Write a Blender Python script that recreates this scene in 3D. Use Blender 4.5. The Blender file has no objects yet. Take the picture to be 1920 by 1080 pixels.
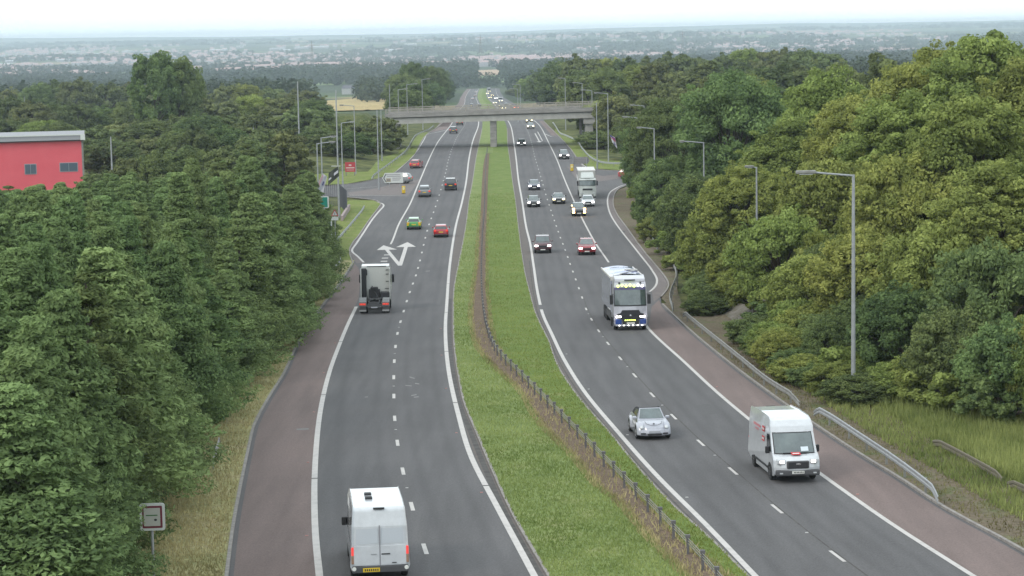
import bpy, bmesh, math, random
import numpy as np
from mathutils import Vector, Matrix
random.seed(7); RNG = np.random.default_rng(7)
S = bpy.context.scene
COL = S.collection
# ---------------------------------------------------------------- camera
CAMZ = 25.0
FPX, H0, ROLL = 4099.0, 60.0, 0.018
PIT = math.atan((540 - H0) / FPX)
cam_d = bpy.data.cameras.new('camera'); cam = bpy.data.objects.new('camera', cam_d); COL.objects.link(cam)
cam_d.sensor_width = 36; cam_d.lens = 36 * FPX / 1920; cam_d.clip_start = 1; cam_d.clip_end = 60000
_c, _s = math.cos(ROLL), math.sin(ROLL)
_R = Vector((1, 0, 0)); _F = Vector((0, math.cos(PIT), -math.sin(PIT))); _U = Vector((0, math.sin(PIT), math.cos(PIT)))
_r = _R * _c - _U * _s; _u = _R * _s + _U * _c
cam.matrix_world = Matrix(((_r.x, _u.x, -_F.x, 0), (_r.y, _u.y, -_F.y, 0), (_r.z, _u.z, -_F.z, CAMZ), (0, 0, 0, 1)))
S.camera = cam
# ---------------------------------------------------------------- world: bright overcast
SUN_EL, SUN_AZ = math.radians(38), math.radians(235)      # compass azimuth, camera looks north
W = bpy.data.worlds.new('World'); S.world = W; W.use_nodes = True
nt = W.node_tree; nt.nodes.clear()
sky = nt.nodes.new('ShaderNodeTexSky'); sky.sky_type = 'NISHITA'; sky.sun_disc = False
sky.sun_elevation = SUN_EL; sky.sun_rotation = SUN_AZ; sky.dust_density = 3; sky.air_density = 1.2
tc = nt.nodes.new('ShaderNodeTexCoord'); mp = nt.nodes.new('ShaderNodeMapping'); mp.inputs['Scale'].default_value = (1.5, 1.5, 14)
nz = nt.nodes.new('ShaderNodeTexNoise'); nz.inputs['Scale'].default_value = 3.0; nz.inputs['Detail'].default_value = 5
cr = nt.nodes.new('ShaderNodeValToRGB'); cr.color_ramp.elements[0].position = .3; cr.color_ramp.elements[0].color = (9.4, 10.7, 11.2, 1)
cr.color_ramp.elements[1].position = .7; cr.color_ramp.elements[1].color = (11.2, 11.9, 12.1, 1)
mx = nt.nodes.new('ShaderNodeMixRGB'); mx.inputs[0].default_value = .88
bg = nt.nodes.new('ShaderNodeBackground'); bg.inputs[1].default_value = .125; out = nt.nodes.new('ShaderNodeOutputWorld')
L = nt.links.new
L(tc.outputs['Generated'], mp.inputs[0]); L(mp.outputs[0], nz.inputs[0]); L(nz.outputs['Fac'], cr.inputs[0])
L(sky.outputs[0], mx.inputs[1]); L(cr.outputs[0], mx.inputs[2]); L(mx.outputs[0], bg.inputs[0]); L(bg.outputs[0], out.inputs[0])
sd = bpy.data.lights.new('sun', 'SUN'); sd.energy = 1.0; sd.angle = math.radians(18); sd.color = (1, .94, .85)
sun = bpy.data.objects.new('sun', sd); COL.objects.link(sun)
sdir = Vector((math.sin(SUN_AZ) * math.cos(SUN_EL), math.cos(SUN_AZ) * math.cos(SUN_EL), math.sin(SUN_EL)))
sun.rotation_euler = sdir.to_track_quat('Z', 'Y').to_euler(); sun.location = (0, 0, 80)
S.view_settings.view_transform = 'Standard'; S.view_settings.look = 'None'; S.view_settings.gamma = 1; S.view_settings.exposure = 0.17
S.view_settings.use_curve_mapping = False
S.cycles.use_denoising = True
S.cycles.max_bounces = 6; S.cycles.diffuse_bounces = 3; S.cycles.glossy_bounces = 2; S.cycles.transmission_bounces = 3
S.cycles.volume_bounces = 1; S.cycles.transparent_max_bounces = 6

# ---------------------------------------------------------------- road profile and pixel -> ground
KY = np.array([-400, 0, 40, 60, 85, 110, 140, 180, 230, 290, 360, 450, 560, 650, 800, 1000, 1240, 1500, 1800, 2100, 2600, 3200, 4000, 5000, 6500, 8500, 11000, 13000, 16600.])
KZ = np.array([-15, -17.3, -18.2, -18.82, -19.66, -20.49, -21.45, -22.79, -24.06, -24.5, -23.95, -23.6, -24.4, -26, -29, -34, -39.6, -44.8, -49.3, -53, -57, -61, -64, -61, -54, -42, -33, -28, 4.])
def _slopes(x, y):
    d = np.diff(y) / np.diff(x); m = np.zeros_like(y); m[0] = d[0]; m[-1] = d[-1]
    h = np.diff(x); m[1:-1] = (d[:-1] * h[1:] + d[1:] * h[:-1]) / (h[:-1] + h[1:]); return m
_KM = _slopes(KY, KZ)
def herm(x, X, Y, M):
    x = np.asarray(x, float); i = np.clip(np.searchsorted(X, x) - 1, 0, len(X) - 2)
    h = X[i + 1] - X[i]; t = (x - X[i]) / h
    return ((2*t**3 - 3*t**2 + 1) * Y[i] + (t**3 - 2*t**2 + t) * h * M[i] + (-2*t**3 + 3*t**2) * Y[i+1] + (t**3 - t**2) * h * M[i+1])
def g(Y): return herm(Y, KY, KZ, _KM) + CAMZ
def gf(Y): return float(g(Y))
def ray(px, py):
    x = px - 960; y = 540 - py
    xr = x * _c + y * _s; yr = -x * _s + y * _c
    cp, sp = math.cos(PIT), math.sin(PIT)
    return xr, FPX * cp + yr * sp, -FPX * sp + yr * cp
_YS = np.concatenate([np.arange(45, 700, .5), np.arange(700, 3600, 5.)]); _GS = g(_YS)
def G(px, py, dz=0.0):
    """point of the photograph -> point of the road surface (x, y)"""
    rx, ry, rz = ray(px, py)
    zz = CAMZ + rz / ry * _YS - (_GS + dz)
    k = np.where(zz < 0)[0]; k = k[0] if len(k) else len(_YS) - 1
    if k > 0:
        a, b = zz[k - 1], zz[k]; Y = _YS[k - 1] + (_YS[k] - _YS[k - 1]) * a / (a - b) if a != b else _YS[k]
    else: Y = _YS[0]
    return (rx / ry * Y, Y)
def at(px, py, Y):
    rx, ry, rz = ray(px, py); return Vector((rx / ry * Y, Y, CAMZ + rz / ry * Y))
class Curve:
    """x as a smooth function of distance, from photograph points"""
    def __init__(s, pts, smooth=True, raw=False):
        P = pts if raw else [G(*p) for p in pts]
        P = sorted(P, key=lambda p: p[1]); Q = [P[0]]
        for p in P[1:]:
            if p[1] - Q[-1][1] > 3: Q.append(p)
        s.Y = np.array([p[1] for p in Q]); s.X = np.array([p[0] for p in Q]); s.M = _slopes(s.Y, s.X)
    def __call__(s, y):
        y = np.asarray(y, float); r = herm(y, s.Y, s.X, s.M)
        r = np.where(y < s.Y[0], s.X[0] + (y - s.Y[0]) * s.M[0], r)
        return np.where(y > s.Y[-1], s.X[-1] + (y - s.Y[-1]) * s.M[-1], r)

# ---------------------------------------------------------------- materials
def srgb(r, g_, b):
    f = lambda c: (c / 255 / 12.92) if c / 255 <= .04045 else ((c / 255 + .055) / 1.055) ** 2.4
    return (f(r), f(g_), f(b), 1)
MATS = {}
def mat(name, color, rough=.6, metal=0., noise=0., nscale=3., color2=None, bump=0., bscale=30., emit=None, estr=0., spec=.4, coat=0., detail=6, ramp=(.35, .65), obj_rand=0., scale3=None):
    if name in MATS: return MATS[name]
    m = bpy.data.materials.new(name); m.use_nodes = True; t = m.node_tree; b = t.nodes['Principled BSDF']
    if len(color) == 3: color = (*color, 1)
    b.inputs['Base Color'].default_value = color; b.inputs['Roughness'].default_value = rough; b.inputs['Metallic'].default_value = metal
    b.inputs['Specular IOR Level'].default_value = spec
    if coat: b.inputs['Coat Weight'].default_value = coat
    if emit: b.inputs['Emission Color'].default_value = (*emit[:3], 1); b.inputs['Emission Strength'].default_value = estr
    if color2 is not None or noise or bump:
        co = t.nodes.new('ShaderNodeTexCoord'); src = co.outputs['Object']
        if scale3:
            q = t.nodes.new('ShaderNodeMapping'); q.inputs['Scale'].default_value = scale3; t.links.new(src, q.inputs[0]); src = q.outputs[0]
    if color2 is not None:
        if len(color2) == 3: color2 = (*color2, 1)
        n = t.nodes.new('ShaderNodeTexNoise'); n.inputs['Scale'].default_value = nscale; n.inputs['Detail'].default_value = detail; n.inputs['Roughness'].default_value = .65
        r = t.nodes.new('ShaderNodeValToRGB'); r.color_ramp.elements[0].position = ramp[0]; r.color_ramp.elements[1].position = ramp[1]
        r.color_ramp.elements[0].color = color; r.color_ramp.elements[1].color = color2
        t.links.new(src, n.inputs[0]); t.links.new(n.outputs['Fac'], r.inputs[0]); t.links.new(r.outputs[0], b.inputs['Base Color'])
    if bump:
        n2 = t.nodes.new('ShaderNodeTexNoise'); n2.inputs['Scale'].default_value = bscale; n2.inputs['Detail'].default_value = 4
        bp = t.nodes.new('ShaderNodeBump'); bp.inputs['Strength'].default_value = bump; bp.inputs['Distance'].default_value = .05
        t.links.new(src, n2.inputs[0]); t.links.new(n2.outputs['Fac'], bp.inputs['Height']); t.links.new(bp.outputs[0], b.inputs['Normal'])
    MATS[name] = m; return m

# ---------------------------------------------------------------- object helpers
def mesh_obj(name, verts, faces, m, parent=None, smooth=False):
    me = bpy.data.meshes.new(name); me.from_pydata([tuple(v) for v in verts], [], [tuple(f) for f in faces]); me.update()
    for mm in (m if isinstance(m, (list, tuple)) else [m]): me.materials.append(mm)
    if smooth: me.polygons.foreach_set('use_smooth', [True] * len(me.polygons))
    o = bpy.data.objects.new(name, me); COL.objects.link(o)
    if parent: o.parent = parent
    return o
def quads_obj(name, V, m, tone=None, parent=None, nper=4, link=True):
    """V: (N, nper, 3) array of separate polygons"""
    n = len(V); me = bpy.data.meshes.new(name)
    me.vertices.add(n * nper); me.vertices.foreach_set('co', V.reshape(-1).astype(np.float32))
    me.loops.add(n * nper); me.loops.foreach_set('vertex_index', np.arange(n * nper, dtype=np.int32))
    me.polygons.add(n); me.polygons.foreach_set('loop_start', np.arange(0, n * nper, nper, dtype=np.int32))
    me.polygons.foreach_set('loop_total', np.full(n, nper, dtype=np.int32))
    me.update(calc_edges=True)
    if tone is not None:
        a = me.attributes.new('tone', 'FLOAT', 'POINT'); a.data.foreach_set('value', np.repeat(tone, nper).astype(np.float32))
    me.materials.append(m); o = bpy.data.objects.new(name, me)
    if link: COL.objects.link(o)
    if parent: o.parent = parent
    return o
def thing(name, label, cat, loc=(0, 0, 0), rz=0., group=None):
    o = bpy.data.objects.new(name, None); COL.objects.link(o); o.empty_display_size = .3
    o.location = loc; o.rotation_euler = (0, 0, rz); tag(o, label, cat, group); return o
def tag(o, label=None, cat=None, group=None, kind=None):
    if label: o['label'] = label
    if cat: o['category'] = cat
    if group: o['group'] = group
    if kind: o['kind'] = kind
    return o
class MB:
    def __init__(s): s.v = []; s.f = []
    def box(s, x0, x1, y0, y1, z0, z1, M=None):
        b = len(s.v); P = [(x, y, z) for z in (z0, z1) for y in (y0, y1) for x in (x0, x1)]
        if M is not None: P = [tuple(M @ Vector(p)) for p in P]
        s.v += P; s.f += [(b, b+2, b+3, b+1), (b+4, b+5, b+7, b+6), (b, b+1, b+5, b+4), (b+2, b+6, b+7, b+3), (b, b+4, b+6, b+2), (b+1, b+3, b+7, b+5)]; return s
    def tube(s, pts, r, n=8, r2=None):
        pts = [Vector(p) for p in pts]; k = len(pts); b = len(s.v)
        for i, p in enumerate(pts):
            d = (pts[min(i+1, k-1)] - pts[max(i-1, 0)]).normalized(); a = Vector((0, 0, 1)) if abs(d.z) < .9 else Vector((1, 0, 0))
            u = d.cross(a).normalized(); w = d.cross(u); rr = r if r2 is None else r + (r2 - r) * i / (k - 1)
            for j in range(n):
                t = 2 * math.pi * j / n; s.v.append(tuple(p + (u * math.cos(t) + w * math.sin(t)) * rr))
        for i in range(k - 1):
            for j in range(n):
                a0 = b + i*n + j; a1 = b + i*n + (j+1) % n; s.f.append((a0, a0 + n, a1 + n, a1))
        s.f.append(tuple(b + j for j in range(n))); s.f.append(tuple(b + (k-1)*n + n - 1 - j for j in range(n))); return s
    def lathe_x(s, prof, cx=0, cy=0, cz=0, n=20):
        """prof: (x, r) list, turned round the x axis"""
        b = len(s.v); k = len(prof)
        for x, r in prof:
            for j in range(n):
                t = 2*math.pi*j/n; s.v.append((cx + x, cy + r*math.cos(t), cz + r*math.sin(t)))
        for i in range(k-1):
            for j in range(n):
                a0 = b+i*n+j; a1 = b+i*n+(j+1) % n; s.f.append((a0, a1, a1+n, a0+n))
        s.f.append(tuple(b+n-1-j for j in range(n))); s.f.append(tuple(b+(k-1)*n+j for j in range(n))); return s
    def poly(s, pts):
        b = len(s.v); s.v += [tuple(p) for p in pts]; s.f.append(tuple(range(b, b+len(pts)))); return s
    def obj(s, name, m, parent=None, smooth=False, bevel=0): 
        o = mesh_obj(name, s.v, s.f, m, parent, smooth)
        if bevel:
            mo = o.modifiers.new('bevel', 'BEVEL'); mo.width = bevel; mo.segments = 2; mo.limit_method = 'ANGLE'; mo.angle_limit = math.radians(35)
        return o

# ground-hugging sheets -------------------------------------------------------
def ribbon(name, ca, cb, y0, y1, dz, m, step=2.0, parent=None, nx=1):
    ys = np.arange(y0, y1 + step * .5, step); a = ca(ys) if callable(ca) else ca; b = cb(ys) if callable(cb) else cb; z = g(ys) + dz
    v = []; f = []
    for i in range(len(ys)):
        for k in range(nx + 1): v.append((a[i] + (b[i] - a[i]) * k / nx, ys[i], z[i]))
    for i in range(len(ys) - 1):
        for k in range(nx):
            q = i * (nx + 1) + k; f.append((q, q + 1, q + nx + 2, q + nx + 1))
    return (v, f) if name is None else mesh_obj(name, v, f, m, parent)
def off(c, d): return lambda y: c(y) + d
def sheet_geo(poly, dz, ystep=3.0):
    """flat polygon (x, y) laid on the road profile, cut into strips so it follows it"""
    from mathutils.geometry import tessellate_polygon
    def clip(P, y, keep_above):
        o = []
        for i in range(len(P)):
            a, b = P[i], P[(i + 1) % len(P)]; ia = (a[1] >= y) == keep_above or a[1] == y; ib = (b[1] >= y) == keep_above or b[1] == y
            if ia: o.append(a)
            if ia != ib: t = (y - a[1]) / (b[1] - a[1]); o.append((a[0] + (b[0] - a[0]) * t, y))
        return o
    ymin = min(p[1] for p in poly); ymax = max(p[1] for p in poly); v = []; f = []; y = math.floor(ymin / ystep) * ystep
    while y < ymax:
        P = clip(clip(poly, y, True), y + ystep, False)
        if len(P) > 2:
            for t in tessellate_polygon([[Vector((p[0], p[1], 0)) for p in P]]):
                A = [P[i] for i in t]; ar = (A[1][0]-A[0][0])*(A[2][1]-A[0][1]) - (A[2][0]-A[0][0])*(A[1][1]-A[0][1])
                if abs(ar) < 1e-6: continue
                if ar < 0: A = A[::-1]
                b = len(v); v += [(p[0], p[1], gf(p[1]) + dz) for p in A]; f.append((b, b+1, b+2))
        y += ystep
    return v, f
def sheet(name, pix, dz, m, parent=None, xy=False):
    v, f = sheet_geo(pix if xy else [G(*p) for p in pix], dz); return mesh_obj(name, v, f, m, parent)
def line_geo(P, w, dz):
    """painted line of width w along an (x, y) polyline, following the profile"""
    Q = []
    for a, b in zip(P[:-1], P[1:]):
        n = max(1, int(math.hypot(b[0]-a[0], b[1]-a[1]) / 3)); Q += [(a[0]+(b[0]-a[0])*i/n, a[1]+(b[1]-a[1])*i/n) for i in range(n)]
    Q.append(P[-1]); v = []; f = []
    for i, p in enumerate(Q):
        a = Q[max(i-1, 0)]; b = Q[min(i+1, len(Q)-1)]; d = Vector((b[0]-a[0], b[1]-a[1])).normalized(); nx, ny = -d.y * w/2, d.x * w/2
        v += [(p[0]+nx, p[1]+ny, gf(p[1]+ny)+dz), (p[0]-nx, p[1]-ny, gf(p[1]-ny)+dz)]
        if i: k = 2*i; f.append((k-2, k-1, k+1, k))
    return v, f
def smooth_poly(P, n=4):
    """Catmull-Rom through (x, y) points"""
    o = []
    for i in range(len(P) - 1):
        p0 = P[max(i-1, 0)]; p1 = P[i]; p2 = P[i+1]; p3 = P[min(i+2, len(P)-1)]
        for k in range(n):
            t = k / n; o.append(tuple(.5*((2*p1[j]) + (-p0[j]+p2[j])*t + (2*p0[j]-5*p1[j]+4*p2[j]-p3[j])*t*t + (-p0[j]+3*p1[j]-3*p2[j]+p3[j])*t**3) for j in (0, 1)))
    o.append(P[-1]); return o
def PX(pts): return [G(*p) for p in pts]
# ================================================================ road lines as curves
L1 = Curve([(599,1080),(592,1010),(589.5,948),(589.5,910),(591,870),(600,775),(617,700),(635,650),(656,600),(667,577),(676,556),(690,525),(706,497),(733,457),(748,420),(770,380),(782.5,350),(803.8,300),(818.8,270),(847,237),(852,226)])
L2 = Curve([(1002,1080),(931,948),(885,860),(858.8,775),(842,700),(836.3,650),(835.5,600),(837,580),(843,500),(848.8,457),(855.5,420),(866,380),(872.5,350),(879,300),(885,270),(898,235),(901,225)])
R1 = Curve([(1416,1080),(1325,985),(1239.5,900),(1150,800),(1100,740),(1061,680),(1034,625),(1018,590),(1010,558),(1000,495),(993.8,455),(987.5,430),(979.5,380),(972.5,340),(968,300),(964,270),(956,240),(952,225)])
R2 = Curve([(1825,1080),(1676,985),(1554.5,900),(1422,800),(1349.5,740),(1284.5,680),(1219.5,620),(1196,590),(1165,530),(1140,490),(1116,455),(1102,430),(1077.5,380),(1060,340),(1044.5,300),(1030,270),(1012,240),(1005,226)])
# beyond the bridge: constant widths about a centre line
mid_far = [G(927, 236), G(924, 224), G(917, 208), G(910, 192), G(904, 183), G(904, 173), G(906, 166)]
def extend(C, k):
    keep = C.Y < 540; P = [(x, y) for x, y in zip(C.X[keep], C.Y[keep])] + [(m_[0] + k, m_[1]) for m_ in mid_far if m_[1] > 580]
    return Curve(P, raw=True)
L1 = extend(L1, -11.9); L2 = extend(L2, -4.3); R1 = extend(R1, 4.3); R2 = extend(R2, 11.9)
HL = Curve([(425,1080),(437.5,985),(450,917),(465,847),(476,800),(502,750),(530,705),(560,640),(585,600),(630,540),(650,512),(664,490)])
HR = Curve([(1980,1073),(1920,1035),(1765,950),(1690,900),(1627,862),(1547,810),(1435,732),(1335,655),(1285,612),(1240,569)])
YF = 2080.0; Y_IN = 58.0
def ys_of(p): return G(*p)[1]
Yhl, Yhr = HL.Y[-1], HR.Y[-1]
# ================================================================ materials of the ground
m_asph = mat('asphalt', (.125, .123, .126), .85, color2=(.152, .15, .155), nscale=.35, bump=.25, bscale=25, spec=.3)
# wheel-track and speckle variation on the asphalt
def rework_asphalt(m, base, lane=None, speck=.18):
    t = m.node_tree; b = t.nodes['Principled BSDF']; N = t.nodes.new; LK = t.links.new
    co = N('ShaderNodeTexCoord'); n1 = N('ShaderNodeTexNoise'); n1.inputs['Scale'].default_value = 14; n1.inputs['Detail'].default_value = 3
    mpp = N('ShaderNodeMapping'); mpp.inputs['Scale'].default_value = (1.2, .07, 1); n2 = N('ShaderNodeTexNoise'); n2.inputs['Scale'].default_value = 1.0; n2.inputs['Detail'].default_value = 4
    n3 = N('ShaderNodeTexNoise'); n3.inputs['Scale'].default_value = .12; n3.inputs['Detail'].default_value = 5
    for n in (n1, n3): LK(co.outputs['Object'], n.inputs[0])
    LK(co.outputs['Object'], mpp.inputs[0]); LK(mpp.outputs[0], n2.inputs[0])
    def mr(src, lo, hi):
        q = N('ShaderNodeMapRange'); q.inputs[1].default_value = .3; q.inputs[2].default_value = .7; q.inputs[3].default_value = lo; q.inputs[4].default_value = hi; LK(src, q.inputs[0]); return q.outputs[0]
    def mul(a, c):
        q = N('ShaderNodeMath'); q.operation = 'MULTIPLY'; LK(a, q.inputs[0]); LK(c, q.inputs[1]); return q.outputs[0]
    f = mul(mul(mr(n1.outputs['Fac'], 1 - speck, 1 + speck), mr(n2.outputs['Fac'], .86, 1.1)), mr(n3.outputs['Fac'], .93, 1.07))
    vm = N('ShaderNodeVectorMath'); vm.operation = 'SCALE'; vm.inputs[0].default_value = base; LK(f, vm.inputs[3]); LK(vm.outputs[0], b.inputs['Base Color'])
rework_asphalt(m_asph, (.106, .102, .104))
m_red = mat('red_surfacing', (.2, .14, .13), .9, bump=.3, bscale=25); rework_asphalt(m_red, (.165, .124, .115), speck=.2)
m_edge = mat('gritty_edge', (.105, .092, .088), .95, color2=(.14, .12, .108), nscale=2, bump=.4); 
m_isl = mat('dusty_hatching', (.14, .12, .118), .95, color2=(.175, .15, .143), nscale=1.2)
m_white = mat('road_paint', (.5, .47, .45), .6, color2=(.38, .36, .345), nscale=2.2, ramp=(.45, .75))
m_kerb = mat('kerb_concrete', (.3, .28, .26), .9, color2=(.2, .18, .17), nscale=3)
m_cdash = mat('channel_dark', (.05, .045, .045), .9, color2=(.09, .085, .08), nscale=2)
def two_grass(name, cols, sc=.5, fine=9., y_scale=1.):
    m = bpy.data.materials.new(name); m.use_nodes = True; t = m.node_tree; b = t.nodes['Principled BSDF']; b.inputs['Roughness'].default_value = .95; b.inputs['Specular IOR Level'].default_value = .15
    N = t.nodes.new; LK = t.links.new; co = N('ShaderNodeTexCoord'); mp_ = N('ShaderNodeMapping'); mp_.inputs['Scale'].default_value = (1, y_scale, 1); LK(co.outputs['Object'], mp_.inputs[0])
    a = N('ShaderNodeTexNoise'); a.inputs['Scale'].default_value = sc; a.inputs['Detail'].default_value = 7; a.inputs['Roughness'].default_value = .7
    f = N('ShaderNodeTexNoise'); f.inputs['Scale'].default_value = fine; f.inputs['Detail'].default_value = 3
    LK(mp_.outputs[0], a.inputs[0]); LK(mp_.outputs[0], f.inputs[0])
    r = N('ShaderNodeValToRGB'); r.color_ramp.elements[0].position = .32; r.color_ramp.elements[1].position = .68
    r.color_ramp.elements[0].color = (*cols[0], 1); r.color_ramp.elements[1].color = (*cols[-1], 1)
    for i, c in enumerate(cols[1:-1]): e = r.color_ramp.elements.new(.32 + .36 * (i + 1) / (len(cols) - 1)); e.color = (*c, 1)
    LK(a.outputs['Fac'], r.inputs[0]); q = N('ShaderNodeMapRange'); q.inputs[1].default_value = .3; q.inputs[2].default_value = .7; q.inputs[3].default_value = .7; q.inputs[4].default_value = 1.3
    LK(f.outputs['Fac'], q.inputs[0]); vm = N('ShaderNodeVectorMath'); vm.operation = 'SCALE'; LK(r.outputs[0], vm.inputs[0]); LK(q.outputs[0], vm.inputs[3]); LK(vm.outputs[0], b.inputs['Base Color'])
    bp = N('ShaderNodeBump'); bp.inputs['Strength'].default_value = .8; bp.inputs['Distance'].default_value = .12; LK(f.outputs['Fac'], bp.inputs['Height']); LK(bp.outputs[0], b.inputs['Normal'])
    return m
m_grassL = two_grass('median_grass_mown', [(.135, .18, .06), (.18, .23, .08), (.24, .26, .11)])
m_grassR = two_grass('median_grass_damp', [(.11, .16, .04), (.14, .195, .05), (.19, .21, .075)])
m_soil = two_grass('bare_soil', [(.17, .115, .09), (.14, .105, .075), (.21, .155, .115)], .9, 6)
m_verge = two_grass('dry_verge', [(.34, .28, .17), (.34, .32, .16), (.24, .25, .11)], .45, 6)
m_lawn = two_grass('lawn', [(.12, .16, .045), (.17, .21, .055), (.21, .21, .09)], .4, 6)
m_scrub = two_grass('scrub_soil', [(.10, .085, .055), (.15, .12, .085), (.10, .12, .05)], .5, 5)
m_under = two_grass('undergrowth', [(.05, .06, .025), (.08, .10, .035), (.14, .14, .06)], .3, 3)

# ================================================================ one asphalt sheet
def rng(C, y0, y1, st=4.): return [(float(C(y)), y) for y in np.arange(y0, y1, st)]
bridge_far = [(m_[0] - 15.6, m_[1]) for m_ in mid_far]; bridge_farR = [(m_[0] + 15.4, m_[1]) for m_ in mid_far]
left_b = PX([(662,494),(655,472),(662,455),(672,443),(693,412),(711,388),(713,382),(700,375),(650,370),(560,366),(470,364),(470,352),(560,352),(650,346),(707,336),(740,324),(765,303),(779,288),(792,262),(803,250),(818,240),(832,229)])
right_b = PX([(1239,558),(1249,546),(1253,531),(1237,507),(1206,470),(1175,427),(1158,404),(1150,385),(1151,368),(1158,356),(1172,349),(1190,345),(1280,342),(1280,322),(1175,321),(1105,317),(1092,311),(1084,300),(1070,280),(1056,264),(1042,250),(1030,238),(1020,228)])
asph = rng(HL, Y_IN, Yhl) + left_b + [p for p in bridge_far if p[1] > left_b[-1][1] + 6] 
rightside = rng(HR, Y_IN, Yhr) + right_b + [p for p in bridge_farR if p[1] > right_b[-1][1] + 6]
road = mesh_obj('road', *sheet_geo(asph + rightside[::-1], 0.0), m_asph); tag(road, kind='structure')
# red hard shoulders
def redpoly(name, P):
    o = mesh_obj(name, *sheet_geo(P, .004), m_red); tag(o, kind='structure'); return o
yl0, yl1 = Y_IN + 1, ys_of((667, 577))
redpoly('hard_shoulder', rng(off(HL, .25), yl0, Yhl) + PX([(665, 494), (672, 502), (676, 520), (672, 560)]) + rng(off(L1, -.1), yl0, yl1)[::-1])
redpoly('hard_shoulder', rng(off(R2, .1), Y_IN + 1, ys_of((1215, 612))) + PX([(1222, 575), (1236, 562)]) + rng(off(HR, -.25), Y_IN + 1, Yhr)[::-1])
redpoly('hard_shoulder', PX([(1010, 226), (1020, 238), (1034, 254), (1060, 257), (1040, 246), (1026, 234), (1018, 227)]))
redpoly('hard_shoulder', PX([(849, 226), (846, 234), (838, 242), (797, 250), (806, 247), (820, 238), (834, 228)]))
farL = [(m_[0] - 15.4, m_[1]) for m_ in mid_far if m_[1] > 570]; farLi = [(m_[0] - 12.1, m_[1]) for m_ in mid_far if m_[1] > 570]
redpoly('hard_shoulder', farL + farLi[::-1])
# gritty strip inside the kerb and the dusty island at the left junction, the strip of the merging lane on the right
isl = sheet('traffic_island', [(652,361),(680,357),(707,353),(737,345),(771,339),(789,336),(778,350),(766,366),(700,366),(655,367)], .006, m_isl); tag(isl, kind='structure')
isl2 = sheet('traffic_island', [(1078,316),(1095,322),(1130,330),(1176,325),(1215,328),(1215,331),(1172,333),(1120,341),(1092,338),(1078,332),(1063,312)], .006, m_isl); tag(isl2, kind='structure')
isl3 = sheet('kerbside_strip', [(1222,545),(1232,532),(1231,522),(1214,495),(1187,461),(1156,421),(1143,398),(1139,377),(1143,362),(1153,354),(1166,350),(1172,349),(1158,356),(1151,368),(1150,385),(1158,404),(1175,427),(1206,470),(1237,507),(1252,531),(1248,546),(1238,557),(1226,566)], .006, m_isl); tag(isl3, kind='structure')
isl4 = sheet('kerbside_strip', [(655,472),(662,455),(672,443),(693,412),(711,388),(713,382),(718,385),(716,392),(697,415),(680,440),(667,460),(661,471),(683,492),(668,494)], .006, m_isl); tag(isl4, kind='structure')
# ================================================================ painted markings (one object per kind of marking, they are paint on the road)
mk = MB()
def addg(vf):
    b = len(mk.v); mk.v += vf[0]; mk.f += [tuple(i + b for i in q) for q in vf[1]]
def along(C, y0, y1, w, dz=.009, gaps=()):
    y = y0
    for gp in list(gaps) + [None]:
        e = y1 if gp is None else gp[0]
        if e > y: addg(line_geo(rng(C, y, e, 2.5) + [(float(C(e)), e)], w, dz))
        if gp: y = gp[1]
def gap(y): Y = ys_of((900, y)); return (Y - .12, Y + .12)
along(L1, Y_IN, ys_of((668, 575)), .27, gaps=[gap(891.5), gap(735), gap(636)])
along(L1, ys_of((733, 458)), YF, .22)
along(L2, Y_IN, YF, .26, gaps=[gap(911), gap(754), gap(658), gap(585), gap(531)])
yr = ys_of((1014, 576)); along(R1, Y_IN, YF, .24, gaps=[(yr - 2, yr + 2)])
along(R2, Y_IN, ys_of((1210, 606)), .22); along(R2, ys_of((1142, 492)), YF, .2)
addg(line_geo(smooth_poly(PX([(682,492),(671,481),(660,470),(668,457),(680,439),(697,413),(710,397),(719,387),(717,382),(707,379),(695,376)])), .24, .009))
addg(line_geo(smooth_poly(PX([(1218,547),(1226,540),(1231,532),(1231,521),(1222,506),(1214,495),(1187,461),(1156,421),(1143,398),(1139,377),(1143,362),(1153,354),(1166,348),(1176,346)])), .2, .01))
addg(line_geo(smooth_poly(PX([(655,366),(700,366.5),(765,367.5)])), .2, .01))
addg(line_geo(smooth_poly(PX([(742,322),(760,306),(780,286),(795,262),(801,252),(820,248),(842,243)])), .2, .009))
addg(line_geo(smooth_poly(PX([(650,354),(690,351),(707,350)])), .15, .01))
addg(line_geo(smooth_poly(PX([(1022,251),(1034,256),(1052,257),(1064,268),(1074,283),(1082,297),(1092,308),(1105,315),(1130,318.5),(1175,320)])), .2, .009))
addg(line_geo(PX([(1008,247),(1017,264)]), .18, .009))
# lane dashes: 2 m marks on a 9 m module, phase taken from the photograph
def centre_dashes(pts, y_off_pts, w):
    C = Curve(pts); return C
CL = extend(Curve([(812,1075),(796.8,1029.3),(772.3,949.5),(755.5,883.5),(745.3,830.5),(740,784.5),(738.5,742.8),(738.3,707.5),(739.3,677.3),(745.3,625.3),(757,583.5),(768.3,547.8),(779.8,516.5),(787.5,488.5),(794.3,459.3),(804.5,420.8),(813,398),(823.5,365.8),(834,330),(841,299),(849,275),(857,257),(868,240)]), -8.1)
CR = extend(Curve([(1620,1080),(1570,1043),(1456.8,954.3),(1374.3,883.3),(1313.8,830.5),(1263,781.5),(1223,740.5),(1190,704),(1163,672),(1140,644),(1122.5,620.5),(1109,598.8),(1099,579.5),(1091.5,558),(1079.5,524),(1069,495),(1059.8,468.8),(1050.8,445.8),(1043,423.8),(1033,394.5),(1022,360),(1012,325),(1003,295),(996,265),(985,240)]), 8.1)
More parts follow.
